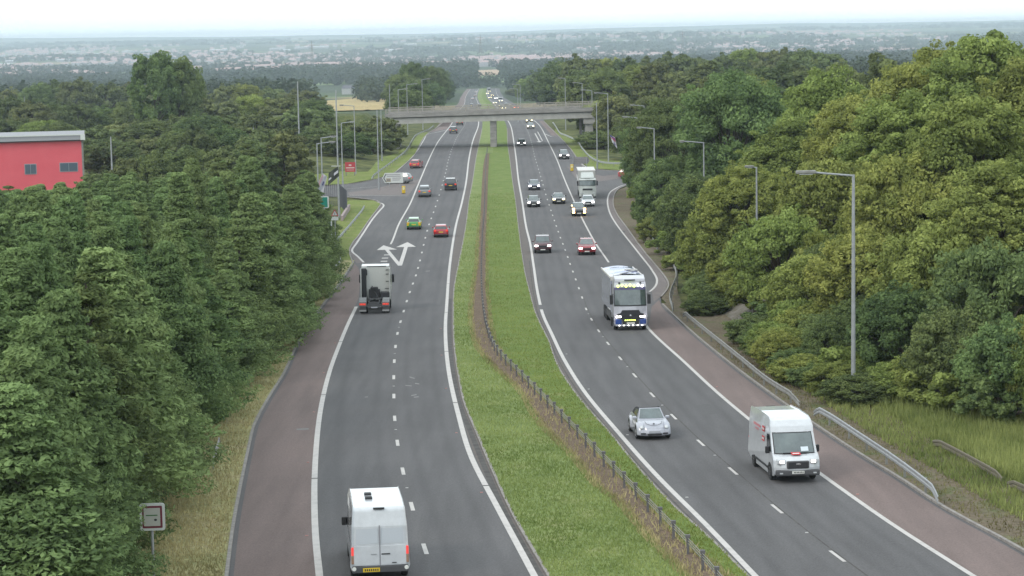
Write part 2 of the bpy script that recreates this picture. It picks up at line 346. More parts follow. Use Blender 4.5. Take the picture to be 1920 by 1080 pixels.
def dashes(C, seq, w):
    Ys = [G(*p)[1] for p in seq]; Ys = sorted(Ys)
    while Ys[-1] < YF - 20: Ys.append(Ys[-1] + 8.95)
    Ys.insert(0, Ys[0] - 9)
    for y in Ys:
        if y < Y_IN + 2: continue
        addg(line_geo(rng(C, y - 1, y + 1.01, 1.), w, .009))
    return Ys
LDP = [(796.8,1029.3),(772.3,949.5),(755.5,883.5),(745.3,830.5),(740,784.5),(738.5,742.8),(738.3,707.5),(739.3,677.3),(742.3,649.8),(745.3,625.3),(751.5,603.3),(757,583.5),(762.5,564.8),(768.3,547.8),(774.3,531.8),(779.8,516.5),(783.8,502.5),(787.5,488.5),(791,473.5),(794.3,459.3),(797.5,446),(800.8,432.8),(804.5,420.8),(808.4,409.5),(813,398),(817,387),(820,376.3),(823.5,365.8),(826.3,355.5)]
RDP = [(1570,1043),(1456.8,954.3),(1374.3,883.3),(1313.8,830.5),(1263,781.5),(1223,740.5),(1190,704),(1163,672),(1140,644),(1122.5,620.5),(1109,598.8),(1099,579.5),(1091.5,558),(1085,540.5),(1079.5,524),(1073.8,509.3),(1069,495),(1064.3,482),(1059.8,468.8),(1055.3,457.3),(1050.8,445.8),(1046.8,434.5),(1043,423.8),(1039.5,413.5),(1036,403.8),(1033,394.5)]
YL = dashes(CL, LDP, .17); YR = dashes(CR, RDP, .14)
# short wide dashes that start the exit
for p in [(722,484),(720,490),(717,497),(726,478),(713,505)]:
    x, y = G(*p); addg(line_geo([(x - .35, y), (x + .35, y)], 1.0, .009))
# deflection arrow pair
def arrow(tail, tip, w=.32, hw=1.0, hl=3.2):
    a = Vector(G(*tail)); b = Vector(G(*tip)); d = (b - a).normalized(); nrm = Vector((-d.y, d.x)); c = b - d * hl
    addg(line_geo([tuple(a), tuple(c)], w, .009))
    P = [b, c + nrm * hw, c - nrm * hw]; addg(sheet_geo([tuple(p) for p in P], .0095))
arrow((750, 498), (719, 460), .42, 1.15, 6); arrow((750, 498), (764, 454), .42, 1.15, 6.5)
arrow((1003, 250), (1012, 267), .25, .6, 5)
o = mk.obj('lane_markings', m_white); tag(o, kind='structure')
m_scuff = mat('pale_scuff', (.19, .185, .185), .8); m_patch = mat('road_patch_dark', (.085, .082, .084), .9, color2=(.1, .098, .1), nscale=4)
for P_, m_ in (([(1268,904),(1345,905),(1425,903),(1426,904.5),(1345,907),(1268,905.5)], m_patch), ([(1386,897),(1403,903),(1400,905),(1384,899)], m_patch), ([(1384,886),(1394,884),(1412,893),(1400,896)], m_patch),
        ([(1165,433),(1172,433),(1172,436),(1165,436)], m_patch), ([(1160,441),(1171,441),(1171,443),(1160,443)], m_patch), ([(771,741),(781,739),(781,741),(771,743)], m_scuff), ([(760,722),(772,723),(772,724.5),(760,723.5)], m_scuff),
        ([(778,718),(786,719),(786,721),(778,720)], m_scuff), ([(768,706),(778,709),(777,710.5),(768,708)], m_scuff), ([(776,744),(785,743),(785,745),(776,746)], m_scuff), ([(556,804),(579,803),(579,805.5),(556,806.5)], m_scuff), ([(684,744),(690,743.5),(690,745),(684,745.5)], m_scuff),
        ([(798,508),(806,507.5),(806,508.8),(798,509.3)], m_scuff), ([(668,432),(742,433),(742,434),(668,433)], m_patch), ([(640,1018),(660,1017),(661,1040),(641,1042)], m_patch), ([(1300,760),(1330,757),(1350,775),(1318,779)], m_patch)):
    o = sheet('road_mark_patch', P_, .0065, m_); tag(o, kind='structure')
# dark sealed joint along the right carriageway lane line
o = mesh_obj('sealed_joint', *line_geo(rng(off(CR, .12), Y_IN, 190, 2), .07, .006), m_cdash); tag(o, kind='structure')
# cats' eyes
m_stud = mat('stud_white', (.42, .41, .4), .5); m_studr = mat('stud_red', (.38, .16, .14), .5)
cat = 0
def studs(C, Ys, m, dx=0, label='', grp=''):
    proto = None
    for y in Ys:
        x = float(C(y)) + dx
        if proto is None:
            b = MB(); b.box(-.06, .06, -.05, .05, 0, .02); proto = o_ = b.obj('road_stud', m)
        else: o_ = proto.copy(); COL.objects.link(o_)
        o_.location = (x, y, gf(y) + .002); tag(o_, label, 'road stud', grp)
studs(CL, [YL[i] + 4.5 for i in range(1, 12, 1)][1::2], m_stud, 0, 'small reflective stud between the white dashes of the left carriageway', 'studs in the left lane line')
studs(CR, [YR[i] + 4.5 for i in range(1, 12, 1)][::2], m_stud, 0, 'small reflective stud between the white dashes of the right carriageway', 'studs in the right lane line')
studs(L1, [YL[i] + 3 for i in range(1, 11, 2)], m_studr, -.35, 'small red stud beside the left edge line of the hard shoulder', 'red studs by the left edge line')
studs(L2, [YL[i] + 3 for i in range(0, 11, 2)], m_studr, -.35, 'small stud beside the edge line of the left lanes next to the median', 'studs by the median edge line')
studs(R2, [YR[i] + 3 for i in range(0, 9, 2)], m_studr, .35, 'small stud beside the outer edge line of the right carriageway', 'studs by the right outer edge line')
studs(R1, [YR[i] + 3 for i in range(0, 9, 2)], m_stud, .35, 'small stud beside the inner edge line of the right carriageway', 'studs by the right inner edge line')

# the four lanes, with faint wheel tracks
m_lane = m_asph.copy(); m_lane.name = 'asphalt_lane'; t = m_lane.node_tree; b_ = t.nodes['Principled BSDF']; src_ = b_.inputs['Base Color'].links[0].from_socket
at2 = t.nodes.new('ShaderNodeAttribute'); at2.attribute_name = 'lane'; rp = t.nodes.new('ShaderNodeValToRGB'); rp.color_ramp.interpolation = 'EASE'; e = rp.color_ramp.elements; e[0].position = 0; e[0].color = (1.0,)*3 + (1,); e[1].position = 1; e[1].color = (1.0,)*3 + (1,)
for p_, v_ in ((.13, .98), (.24, .86), (.36, .97), (.5, .93), (.64, .97), (.76, .86), (.87, .98)): q = e.new(p_); q.color = (v_, v_, v_ * 1.01, 1)
t.links.new(at2.outputs['Fac'], rp.inputs[0]); mxl = t.nodes.new('ShaderNodeMixRGB'); mxl.blend_type = 'MULTIPLY'; mxl.inputs[0].default_value = 1; t.links.new(src_, mxl.inputs[1]); t.links.new(rp.outputs[0], mxl.inputs[2]); t.links.new(mxl.outputs[0], b_.inputs['Base Color'])
for A_, B_ in ((off(L1, .15), CL), (CL, off(L2, -.15)), (off(R1, .15), CR), (CR, off(R2, -.15))):
    o = ribbon('lane_surface', A_, B_, Y_IN, 560, .0028, m_lane); a = o.data.attributes.new('lane', 'FLOAT', 'POINT'); a.data.foreach_set('value', [float(i % 2) for i in range(len(o.data.vertices))]); tag(o, kind='structure')
# ================================================================ median
ML = extend(Curve([(1028,1080),(1010,1052),(962,966),(924,884),(895,815),(870,754),(862,717),(852,650),(850,600),(850,580),(851,545),(858,505),(867,460),(874,420),(879,380),(886,340),(892,300),(897,275),(903,245)]), -3.2)
MR = extend(Curve([(1400,1080),(1340,1019),(1267,954),(1198,880),(1145,815),(1088,750),(1043,681),(1029,640),(1014,610),(1003,585),(995,555),(986,520),(979,480),(972,425),(967,380),(961,340),(956,300),(953,280),(947,245)]), 3.2)
SL = Curve([(1290,1080),(1219,1007),(1170,950),(1121,909),(1080,860),(1023,803),(974,730),(930,690),(905,662),(886,610),(886,575),(889,540),(895,500),(898,440),(901,400),(904,340),(908,300),(911,288)])
SR = Curve([(1352,1080),(1330,1058),(1283,1024),(1236,974),(1182,918),(1138,872),(1100,832),(1052,782),(1010,740),(972,702),(940,668),(921,625),(915,580),(911,540),(911,500),(911,442),(913,405),(915,340),(917,300),(918,288)])
Ys0 = SL.Y[-1]
kb = ribbon('kerb_strip', off(L2, .2), off(ML, .0), Y_IN, 560, .003, m_edge); tag(kb, kind='structure')
kb = ribbon('kerb_strip', off(MR, 0), off(R1, -.2), Y_IN, 560, .003, m_edge); tag(kb, kind='structure')
# dark drainage channel along the near side
ch = ribbon('drainage_channel', off(ML, -.42), off(ML, -.16), Y_IN, 190, .007, m_cdash); tag(ch, kind='structure')
ch = ribbon('drainage_channel', off(R1, -.42), off(R1, -.34), Y_IN, 230, .007, m_cdash); tag(ch, kind='structure')
gl = ribbon('median_ground', ML, lambda y: np.where(y < Ys0, SL(np.minimum(y, Ys0)), (ML(y) + MR(y)) / 2), Y_IN, YF, .06, m_grassL, nx=3); tag(gl, kind='structure')
gr = ribbon('median_ground', lambda y: np.where(y < Ys0, SR(np.minimum(y, Ys0)), (ML(y) + MR(y)) / 2), MR, Y_IN, YF, .06, m_grassR, nx=3); tag(gr, kind='structure')
so = ribbon('soil_strip', SL, SR, Y_IN, Ys0, .05, m_soil, nx=2); tag(so, kind='structure')

# ================================================================ terrain
def Lin(P):
    P = sorted(P, key=lambda p: p[1]); Y_ = np.array([p[1] for p in P]); X_ = np.array([p[0] for p in P]); return lambda y: np.interp(y, Y_, X_)
AL = Lin([(float(HL(y)), y) for y in np.arange(Y_IN, Yhl, 6)] + [(G(655, 472)[0], G(655, 472)[1])] + [(-19.5, 250), (-19, 300), (-27, 330), (-27, 372), (-18.5, 400)] + [p for p in bridge_far if p[1] > 460])
AR = Lin([(float(HR(y)), y) for y in np.arange(Y_IN, Yhr, 6)] + [(G(1253, 531)[0], G(1253, 531)[1]), G(1175, 427), (17, 285), (26, 330), (26, 370), (16, 385)] + [p for p in bridge_farR if p[1] > 460])
def vnoise(x, y, s, seed=0):
    x = np.asarray(x) / s; y = np.asarray(y) / s; xi = np.floor(x).astype(np.int64); yi = np.floor(y).astype(np.int64); fx = x - xi; fy = y - yi
    fx = fx*fx*(3-2*fx); fy = fy*fy*(3-2*fy)
    def h(a, b): n = (a * 374761393 + b * 668265263 + seed * 982451653) & 0x7fffffff; n = (n ^ (n >> 13)) * 1274126177 & 0x7fffffff; return (n % 10007) / 10007.
    return (h(xi, yi)*(1-fx) + h(xi+1, yi)*fx)*(1-fy) + (h(xi, yi+1)*(1-fx) + h(xi+1, yi+1)*fx)*fy
def T(X, Y):
    X = np.asarray(X, float); Y = np.asarray(Y, float); z = g(Y) - .1
    dl = np.maximum(0, AL(np.minimum(Y, 2000)) - X - 3.0); dr = np.maximum(0, X - AR(np.minimum(Y, 2000)) - 1.6)
    near = np.clip((1400 - Y) / 800, 0, 1)
    inR = np.clip((Y - 20) / 40, 0, 1); st = 2.0 + 6.5 * np.clip((145 - Y) / 18, 0, 1)
    b = np.clip((Y - 200) / 60, 0, 1); hillR = np.clip(np.maximum(dr - st, 0) * .45, 0, 4.5) * (1 - b) + np.clip(np.maximum(dr - 4, 0) * .12, 0, 7) * b
    z = z + hillR * near * inR + np.clip(dl * .12, 0, 1.5) * near - np.clip((dl - 20) * .03, 0, 2) * near
    far = np.clip((Y - 2100) / 900, 0, 1) + np.clip((Y - 900) / 600, 0, 1) * np.clip((dl + dr) / 250, 0, 1) * (Y < 2100) * .5
    z = z + far * (vnoise(X, Y, 700, 3) - .5) * 16 + far * (vnoise(X, Y, 2600, 5) - .5) * 26 * np.clip(Y / 9000, 0, 1)
    z = z + np.clip((Y - 7000) / 5000, 0, 1) * (vnoise(X, Y, 1900, 11)) * 22
    z = z + np.clip((Y - 600) / 600, 0, 1) * np.clip((X - 60) / 300, 0, 1) * 6
    z = z + np.clip((dl + dr) / 8, 0, 1) * (vnoise(X, Y, 5, 9) - .5) * .5 * near
    return z
def Tf(x, y): return float(T(x, y))
rows = [-300, -150, -60, 0, 30, 45]; y = 56.
while y < 17000: rows.append(y); y += max(1.6, (y * .012) if y < 2500 else y * .02)
rows = np.array(rows); u = np.concatenate([np.linspace(-1, -.36, 14), np.linspace(-.34, .34, 150), np.linspace(.36, 1, 14)])
V = []; 
for yy in rows:
    wdt = abs(yy) * .75 + 70; X = u * wdt; V.append(np.stack([X, np.full_like(X, yy), T(X, np.full_like(X, yy))], 1))
nu = len(u); V = np.concatenate(V); F = []
for i in range(len(rows) - 1):
    for k in range(nu - 1): q = i * nu + k; F.append((q, q+1, q+nu+1, q+nu))
m_land = bpy.data.materials.new('landscape'); m_land.use_nodes = True
t = m_land.node_tree; b = t.nodes['Principled BSDF']; b.inputs['Roughness'].default_value = 1; b.inputs['Specular IOR Level'].default_value = .1
N = t.nodes.new; LK = t.links.new; co = N('ShaderNodeTexCoord'); sp = N('ShaderNodeSeparateXYZ'); LK(co.outputs['Object'], sp.inputs[0])
vo = N('ShaderNodeTexVoronoi'); vo.inputs['Scale'].default_value = .0052; vo.inputs['Randomness'].default_value = .85; LK(co.outputs['Object'], vo.inputs[0])
fr = N('ShaderNodeValToRGB'); fr.color_ramp.interpolation = 'CONSTANT'; e = fr.color_ramp.elements; e[0].position = 0; e[0].color = (.055, .075, .045, 1); e[1].position = .35; e[1].color = (.08, .10, .055, 1)
for p_, c_ in ((.5, (.07, .10, .045, 1)), (.7, (.26, .21, .12, 1)), (.76, (.12, .16, .07, 1)), (.93, (.24, .2, .12, 1))): q = e.new(p_); q.color = c_
vs = N('ShaderNodeSeparateXYZ'); LK(vo.outputs['Color'], vs.inputs[0]); LK(vs.outputs[0], fr.inputs[0])
n1 = N('ShaderNodeTexNoise'); n1.inputs['Scale'].default_value = .35; n1.inputs['Detail'].default_value = 7; LK(co.outputs['Object'], n1.inputs[0])
nr = N('ShaderNodeValToRGB'); nr.color_ramp.elements[0].position = .35; nr.color_ramp.elements[1].position = .68; nr.color_ramp.elements[0].color = (.045, .055, .022, 1); nr.color_ramp.elements[1].color = (.15, .16, .06, 1); LK(n1.outputs['Fac'], nr.inputs[0])
mr_ = N('ShaderNodeMapRange'); mr_.inputs[1].default_value = 640; mr_.inputs[2].default_value = 760; LK(sp.outputs[1], mr_.inputs[0])
mm = N('ShaderNodeMixRGB'); LK(mr_.outputs[0], mm.inputs[0]); LK(nr.outputs[0], mm.inputs[1]); LK(fr.outputs[0], mm.inputs[2]); LK(mm.outputs[0], b.inputs['Base Color'])
ter = mesh_obj('terrain', V, F, m_land, smooth=True); tag(ter, kind='structure')
def draped(name, P, dz, m, step=2.):
    """a patch of ground cover that follows the terrain: (x, y) polygon"""
    P = [Vector((p[0], p[1])) for p in P]; bm = bmesh.new(); v, f = sheet_geo([tuple(p) for p in P], 0, step); 
    for a in f: 
        bm.faces.new([bm.verts.new(v[i]) for i in a])
    bmesh.ops.remove_doubles(bm, verts=bm.verts, dist=1e-4)
    bmesh.ops.subdivide_edges(bm, edges=[e_ for e_ in bm.edges if e_.calc_length() > 3], cuts=3, use_grid_fill=True)
    bmesh.ops.triangulate(bm, faces=bm.faces)
    for w in bm.verts: w.co.z = Tf(w.co.x, w.co.y) + dz
    me = bpy.data.meshes.new(name); bm.to_mesh(me); bm.free(); me.materials.append(m); o = bpy.data.objects.new(name, me); COL.objects.link(o); tag(o, kind='structure'); return o
# verges
VL = Curve([(150,1080),(240,960),(330,860),(400,780),(455,720),(510,690),(540,640),(570,580),(600,520),(612,490)])
o = ribbon('verge_ground', off(VL, -3), HL, Y_IN, Yhl, .05, m_verge, nx=4); tag(o, kind='structure')
o = draped('lawn', PX([(664,494),(655,472),(662,455),(672,443),(693,412),(711,388),(713,382),(700,376),(655,376),(640,386),(628,430),(612,470),(606,500),(600,540),(622,552),(645,520)]), .14, m_lawn)
o = draped('lawn', PX([(560,350),(650,345),(707,335),(740,323),(765,302),(779,287),(792,261),(803,249),(790,247),(770,268),(745,288),(715,300),(690,322),(655,322),(600,330),(540,340)]), .14, m_lawn)
o = draped('lawn', PX([(1105,316),(1175,320),(1250,321),(1290,314),(1290,300),(1175,303),(1125,299),(1102,287),(1082,262),(1052,248),(1042,240),(1040,247),(1056,262),(1070,278),(1084,298)]), .14, m_lawn)
o = draped('lawn', PX([(1253,531),(1237,507),(1206,470),(1175,427),(1158,404),(1150,385),(1151,368),(1160,356),(1180,349),(1230,355),(1230,420),(1250,470),(1268,500),(1270,545),(1285,590),(1262,580),(1240,560)]), .14, m_scrub)
o = ribbon('verge_ground', HR, off(HR, 5.5), Y_IN, Yhr, .03, m_scrub, nx=4)
for w in o.data.vertices: w.co.z = max(w.co.z, Tf(w.co.x, w.co.y) + .05)
tag(o, kind='structure')
def lift(px, py, base):
    return G(px, py)
ex_ = draped('exposed_bank', [(float(HR(y_)) + 2.6, y_) for y_ in (145, 152, 160, 168, 176)] + [(float(HR(y_)) + q_, y_) for y_, q_ in ((177, 4.2), (171, 6.5), (163, 8.2), (155, 7.4), (149, 6.), (144, 3.6))], .12, mat('exposed_rock', (.19, .165, .15), .95, color2=(.09, .085, .05), nscale=1.3, bump=.6, bscale=3))
# kerbs along the hard shoulders
kerbm = []
def kerb(P, w=.14, h=.1):
    a = line_geo(P, w, h); vv = list(a[0]); ff = list(a[1]); n = len(vv)
    vv += [(x, y, z - h - .02) for x, y, z in vv]
    k = n // 2
    for i in range(k - 1):
        ff += [(2*i, 2*i+2, n+2*i+2, n+2*i), (2*i+1, n+2*i+1, n+2*i+3, 2*i+3)]
    o = mesh_obj('kerb', vv, ff, m_kerb); tag(o, kind='structure')
kerb(rng(HL, Y_IN, Yhl, 3)); kerb(rng(HR, Y_IN, Yhr, 3)); kerb(smooth_poly(right_b[:12])); kerb(smooth_poly(left_b[:9])); kerb(smooth_poly(right_b[12:])); kerb(smooth_poly(left_b[12:]))
kerb(rng(ML, Y_IN, 560, 3), .12, .07); kerb(rng(MR, Y_IN, 560, 3), .1, .07)
# particular fields seen beyond
m_wheat = two_grass('stubble', [(.33, .24, .12), (.40, .31, .15), (.36, .30, .13)], .03, .3)
m_pas = mat('pasture', (.16, .23, .09), .95, color2=(.2, .26, .1), nscale=.05)
def field(P, m):
    o = draped('field', P, .3, m, 25.)
# ================================================================ foliage
def leaf_mat(name, lo, hi, hue=.03, val=.25, transl=.34):
    m = bpy.data.materials.new(name); m.use_nodes = True; t = m.node_tree; t.nodes.clear(); N = t.nodes.new; LK = t.links.new
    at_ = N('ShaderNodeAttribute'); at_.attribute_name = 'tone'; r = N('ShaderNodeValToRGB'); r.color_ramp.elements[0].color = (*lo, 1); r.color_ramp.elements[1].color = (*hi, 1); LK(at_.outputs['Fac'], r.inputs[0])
    oi = N('ShaderNodeObjectInfo'); hs = N('ShaderNodeHueSaturation'); a = N('ShaderNodeMapRange'); a.inputs[3].default_value = .5 - hue; a.inputs[4].default_value = .5 + hue; LK(oi.outputs['Random'], a.inputs[0]); LK(a.outputs[0], hs.inputs['Hue'])
    wn = N('ShaderNodeTexWhiteNoise'); wn.noise_dimensions = '1D'; LK(oi.outputs['Random'], wn.inputs['W']); c = N('ShaderNodeMapRange'); c.inputs[3].default_value = 1 - val; c.inputs[4].default_value = 1 + val; LK(wn.outputs['Value'], c.inputs[0]); LK(c.outputs[0], hs.inputs['Value'])
    LK(r.outputs[0], hs.inputs['Color']); d = N('ShaderNodeBsdfDiffuse'); LK(hs.outputs[0], d.inputs[0]); tr = N('ShaderNodeBsdfTranslucent'); LK(hs.outputs[0], tr.inputs[0])
    mx_ = N('ShaderNodeMixShader'); mx_.inputs[0].default_value = transl; LK(d.outputs[0], mx_.inputs[1]); LK(tr.outputs[0], mx_.inputs[2]); o = N('ShaderNodeOutputMaterial'); LK(mx_.outputs[0], o.inputs[0]); return m
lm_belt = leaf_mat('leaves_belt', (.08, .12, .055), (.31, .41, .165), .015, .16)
lm_broad = leaf_mat('leaves_broad', (.11, .145, .045), (.38, .44, .135), .018, .15)
lm_dark = leaf_mat('leaves_dark', (.07, .105, .05), (.25, .32, .12), .02, .2)
lm_lime = leaf_mat('leaves_lime', (.15, .19, .055), (.43, .46, .14), .012, .1)
lm_mid = leaf_mat('leaves_mixed', (.085, .108, .052), (.26, .30, .125), .025, .2)
m_bark = mat('bark', (.11, .09, .07), .95, color2=(.06, .05, .04), nscale=2, bump=.5, bscale=8)
def leaves(rng_, C, Rr, n, size, aspect=.55, up=.5, flat=1., clump_tone=None):
    """C (k,3) clump centres, Rr (k,3) radii, n leaves per clump"""
    k = len(C); tot = k * n; d = rng_.normal(size=(tot, 3)); d /= np.linalg.norm(d, axis=1)[:, None]
    d[:, 2] = np.where(d[:, 2] < 0, d[:, 2] * .75, d[:, 2])
    rad = rng_.uniform(.55, 1.05, tot) ** .6; ci = np.repeat(np.arange(k), n); p = C[ci] + d * Rr[ci] * rad[:, None]
    nrm = d * (1 - up) + rng_.normal(size=(tot, 3)) * .45 + np.array([0, 0, up]); nrm /= np.linalg.norm(nrm, axis=1)[:, None]
    a = np.cross(nrm, rng_.normal(size=(tot, 3))); a /= np.linalg.norm(a, axis=1)[:, None]; b = np.cross(nrm, a)
    s = size * rng_.uniform(.6, 1.35, tot)[:, None]; a = a * s; b = b * s * aspect
    V = np.stack([p - a, p - b * 1.0 + a * .1, p + a, p + b + a * .1], 1)
    ct = (rng_.uniform(0, 1, k) if clump_tone is None else clump_tone); tone = np.clip(ct[ci] * .6 + rng_.uniform(0, .4, tot), 0, 1)
    return V, tone
def make_belt(seed, H=12., R=2.7, nspray=270, nl=170, lm=None):
    r = np.random.default_rng(seed); z = H * (.06 + .92 * r.uniform(0, 1, nspray) ** .85); z = np.sort(z)
    Rz = R * (1 - (z / H) ** 1.15) * (1 + .12 * np.sin(z * 2.1 + seed)) + .12; az = r.uniform(0, 2*np.pi, nspray); fr_ = r.uniform(.45, .98, nspray)
    C = np.stack([np.cos(az) * Rz * fr_, np.sin(az) * Rz * fr_, z + .12 * fr_ * Rz], 1)
    L_ = .28 + Rz * .27; Rr = np.stack([L_, L_, L_ * .42 + .05], 1)
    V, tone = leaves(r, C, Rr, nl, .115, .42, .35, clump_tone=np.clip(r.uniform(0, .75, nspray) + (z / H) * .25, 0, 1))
    b = MB(); b.tube([(0, 0, -.6), (.1, .05, H * .4), (0, .05, H * .93)], .19, 7, .03)
    for i in range(0, nspray, 6): b.tube([(0, 0, max(.5, C[i][2] - .5)), tuple(C[i])], .05, 5, .015)
    return V, tone, b
def make_broad(seed, H=16., R=5.2, z0=.03, nc=250, nl=230, size=.16, lobes=7, round_=1.0):
    r = np.random.default_rng(seed); C = []; 
    hc = H * (1 - z0) / 2; zc = H * z0 + hc
    LB = r.normal(size=(lobes, 3)); LB /= np.linalg.norm(LB, axis=1)[:, None]; LB[:, 2] = abs(LB[:, 2]) * .8 - .15
    for i in range(nc):
        d = r.normal(size=3); d /= np.linalg.norm(d)
        if d[2] < -.8: d[2] *= -.6
        l = np.max(LB @ d); q = .8 + .25 * max(0, l) ** 3 + r.uniform(-.08, .08); q *= r.uniform(.62, 1.0) ** .5
        wq = 1.0 if d[2] > 0 else 1 + .0 * d[2]; hl = math.hypot(d[0], d[1]) + 1e-6; ex = (max(hl, .85 * (1 - max(0, -d[2] - .9) * 3)) / hl) if d[2] < -.25 else 1.; C.append((d[0] * R * q * ex * wq, d[1] * R * q * ex * wq, zc + d[2] * hc * q * .97))
    C = np.array(C); s = r.uniform(.55, 1.5, nc) * R * .155; Rr = np.stack([s, s, s * .8], 1)
    V, tone = leaves(r, C, Rr, nl, size, .6, .22)
    m2 = int(nc * 1.6); C2 = C[r.integers(0, nc, m2)] + r.normal(size=(m2, 3)) * R * .11; s2 = r.uniform(.6, 1.5, m2) * R * .1; V2, t2 = leaves(r, C2, np.stack([s2, s2 * 1.1, s2 * .7], 1), int(nl * .3), size * .9, .55, .15)
    V = np.concatenate([V, V2]); tone = np.concatenate([tone, t2])
    b = MB(); b.tube([(0, 0, -.8), (.12, .1, H * .25), (-.1, .1, H * .6), (0, 0, H * .85)], .36, 8, .05)
    for i in range(0, nc, 9):
        c = Vector(C[i]); b.tube([(0, 0, H * .16 + .3 * c.z * .5), tuple(c * .55 + Vector((0, 0, c.z * .28))), tuple(c)], .13, 5, .02)
    return V, tone, b
lm_far = leaf_mat('leaves_far', (.035, .052, .04), (.10, .125, .08), 0, 0)
PROTO = {}
def register(kind, data, lm):
    V, tone, b = data; c = quads_obj('crown', V, lm, tone, link=False); tme = bpy.data.meshes.new('trunk'); tme.from_pydata(b.v, [], b.f); tme.update(); tme.materials.append(m_bark)
    H = float(V[:, :, 2].max()); R = float(np.percentile(np.hypot(V[:, 0, 0], V[:, 0, 1]), 97)); PROTO[kind] = (c.data, tme, H, R); bpy.data.objects.remove(c)
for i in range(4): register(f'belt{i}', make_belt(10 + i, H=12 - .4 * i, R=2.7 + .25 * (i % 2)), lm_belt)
register('beltd0', make_belt(17, nspray=110), lm_dark)
for i in range(3): register(f'broad{i}', make_broad(30 + i, lobes=6 + 2 * i), lm_broad)
for i in range(2): register(f'dark{i}', make_broad(40 + i, H=16, R=6, nc=260, size=.16), lm_dark)
for i in range(2): register(f'lime{i}', make_broad(50 + i, H=14, R=5, nc=260, size=.13, nl=270), lm_lime)
for i in range(4): register(f'mid{i}', make_broad(60 + i, H=13, R=4.6, nc=120, nl=100, size=.3), lm_mid)
register('cedar0', make_broad(70, H=18, R=7, z0=.12, nc=130, nl=140, size=.3), lm_dark)
for i in range(2):
    for nm_, lm_ in (('broad', lm_broad), ('dark', lm_dark), ('lime', lm_lime), ('mid', lm_mid)):
        register(f'low{nm_}{i}', make_broad(90 + i * 7 + len(nm_), H=7.5, R=4., z0=0., nc=190 if nm_ != 'mid' else 90, nl=170 if nm_ != 'mid' else 90, size=.13 if nm_ != 'mid' else .26, lobes=9), lm_)
for i in range(3): register(f'bush{i}', make_broad(80 + i, H=3., R=2.0, z0=0., nc=45, nl=150, size=.12), (lm_broad, lm_dark, lm_lime)[i])
TREES = 0
def tree(kind, x, y, H=None, W=None, label='', group=None, name='broadleaf_tree', cat='tree', rz=None, z=None):
    """one tree: an empty with a trunk and a crown"""
    global TREES
    if W and H and kind[:-1] in ('broad', 'dark', 'lime', 'mid') and H / W < 1.15: kind = f'low{kind[:-1]}{int(kind[-1]) % 2}'
    cm, tm, h0, r0 = PROTO[kind]; z = Tf(x, y) if z is None else z
    sz = (H or h0) / h0; sx = (W / (2 * r0)) if W else sz * random.uniform(.9, 1.1)
    e = thing(name, label, cat, (x, y, z - .1), random.uniform(0, 6.28) if rz is None else rz, group); e.scale = (sx, sx, sz)
    for nm, me in (('trunk', tm), ('crown', cm)):
        o = bpy.data.objects.new(nm, me); COL.objects.link(o); o.parent = e
    TREES += 1; return e
def tree_px(kind, px, pytop, d, W=None, **k):
    p = at(px, pytop, d); gz = Tf(p.x, d); H = p.z - gz
    if H < 2: return None
    return tree(kind, p.x, d, H=H, W=W, **k)

# ---- the belt along the left verge: seen from Y = 62 to 250
EB = Curve([(225,1080),(262,1000),(300,930),(335,880),(385,800),(430,740),(480,705),(515,670),(545,610),(580,560),(603,520),(612,490),(617,450),(612,400),(600,370)])
spots = []
y = 60.
while y < 262:
    st = 4.2 + (y - 60) * .008
    for k in range(8):
        x = float(EB(y)) - 1.5 - k * 4.9 - random.uniform(-.8, .8) - max(0, (y - 235)) * .1; yy = y + random.uniform(-1.3, 1.3)
        if x < -.25 * yy - 3: continue
        if k > 4 and yy > 235: continue
        spots.append((x, yy, k))
    y += st
random.shuffle(spots)
n_belt = 0
for x, y_, k in spots:
    p_ok = random.random()
    if k >= 1 and p_ok < .18: continue
    H = random.uniform(8.6, 13.4) - (1.6 if k == 0 else 0) - (1.0 if y_ > 225 else 0)
    if y_ < 75: H = min(H, 10)
    pr_ = None; X_ = x / y_ * FPX + 960
    cap = np.interp(X_, [-100, 0, 160, 330, 480, 560, 612], [352, 345, 330, 298, 268, 292, 335]) + random.uniform(-4, 34)
    zc_ = CAMZ - (cap - H0 - (960 - X_) * ROLL) / FPX * y_; H = min(H, zc_ - Tf(x, y_))
    if H < 3.5: continue
    if y_ < 82 and x > at(205, 1000, 76).x: continue
    kd = f'belt{random.randrange(4)}' if random.random() < .85 else 'beltd0'
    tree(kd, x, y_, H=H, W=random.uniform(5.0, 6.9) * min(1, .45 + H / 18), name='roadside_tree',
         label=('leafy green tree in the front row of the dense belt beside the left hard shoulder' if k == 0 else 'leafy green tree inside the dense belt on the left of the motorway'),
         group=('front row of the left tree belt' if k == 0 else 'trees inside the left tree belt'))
    n_belt += 1
print('belt', n_belt)
# ---- rows further off on the left
def row(pts, step, kinds, W=(8, 12), label='', group='', jit=4, name='broadleaf_tree'):
    n = 0
    for (a, b) in zip(pts[:-1], pts[1:]):
        m_ = max(1, int(abs(b[0] - a[0]) / step))
        for i in range(m_):
            t_ = (i + random.uniform(-.25, .25)) / m_; px = a[0] + (b[0]-a[0])*t_; py = a[1] + (b[1]-a[1])*t_ + random.uniform(-jit, jit); d = (a[2] + (b[2]-a[2])*t_) * random.uniform(.97, 1.03)
            w_ = random.uniform(*W)
            if d > 480:
                X_ = at(px, py, d).x; c0 = float((ML(d) + MR(d)) / 2); need = 17 + w_ * .5
                if abs(X_ - c0) < need: px = px + ((c0 + math.copysign(need, X_ - c0 + .01)) - X_) / d * FPX
            if tree_px(random.choice(kinds), px, py, d, W=w_, label=label, group=group, name=name): n += 1
    return n
MID = ['mid0', 'mid1', 'mid2', 'mid3', 'dark0', 'broad1']
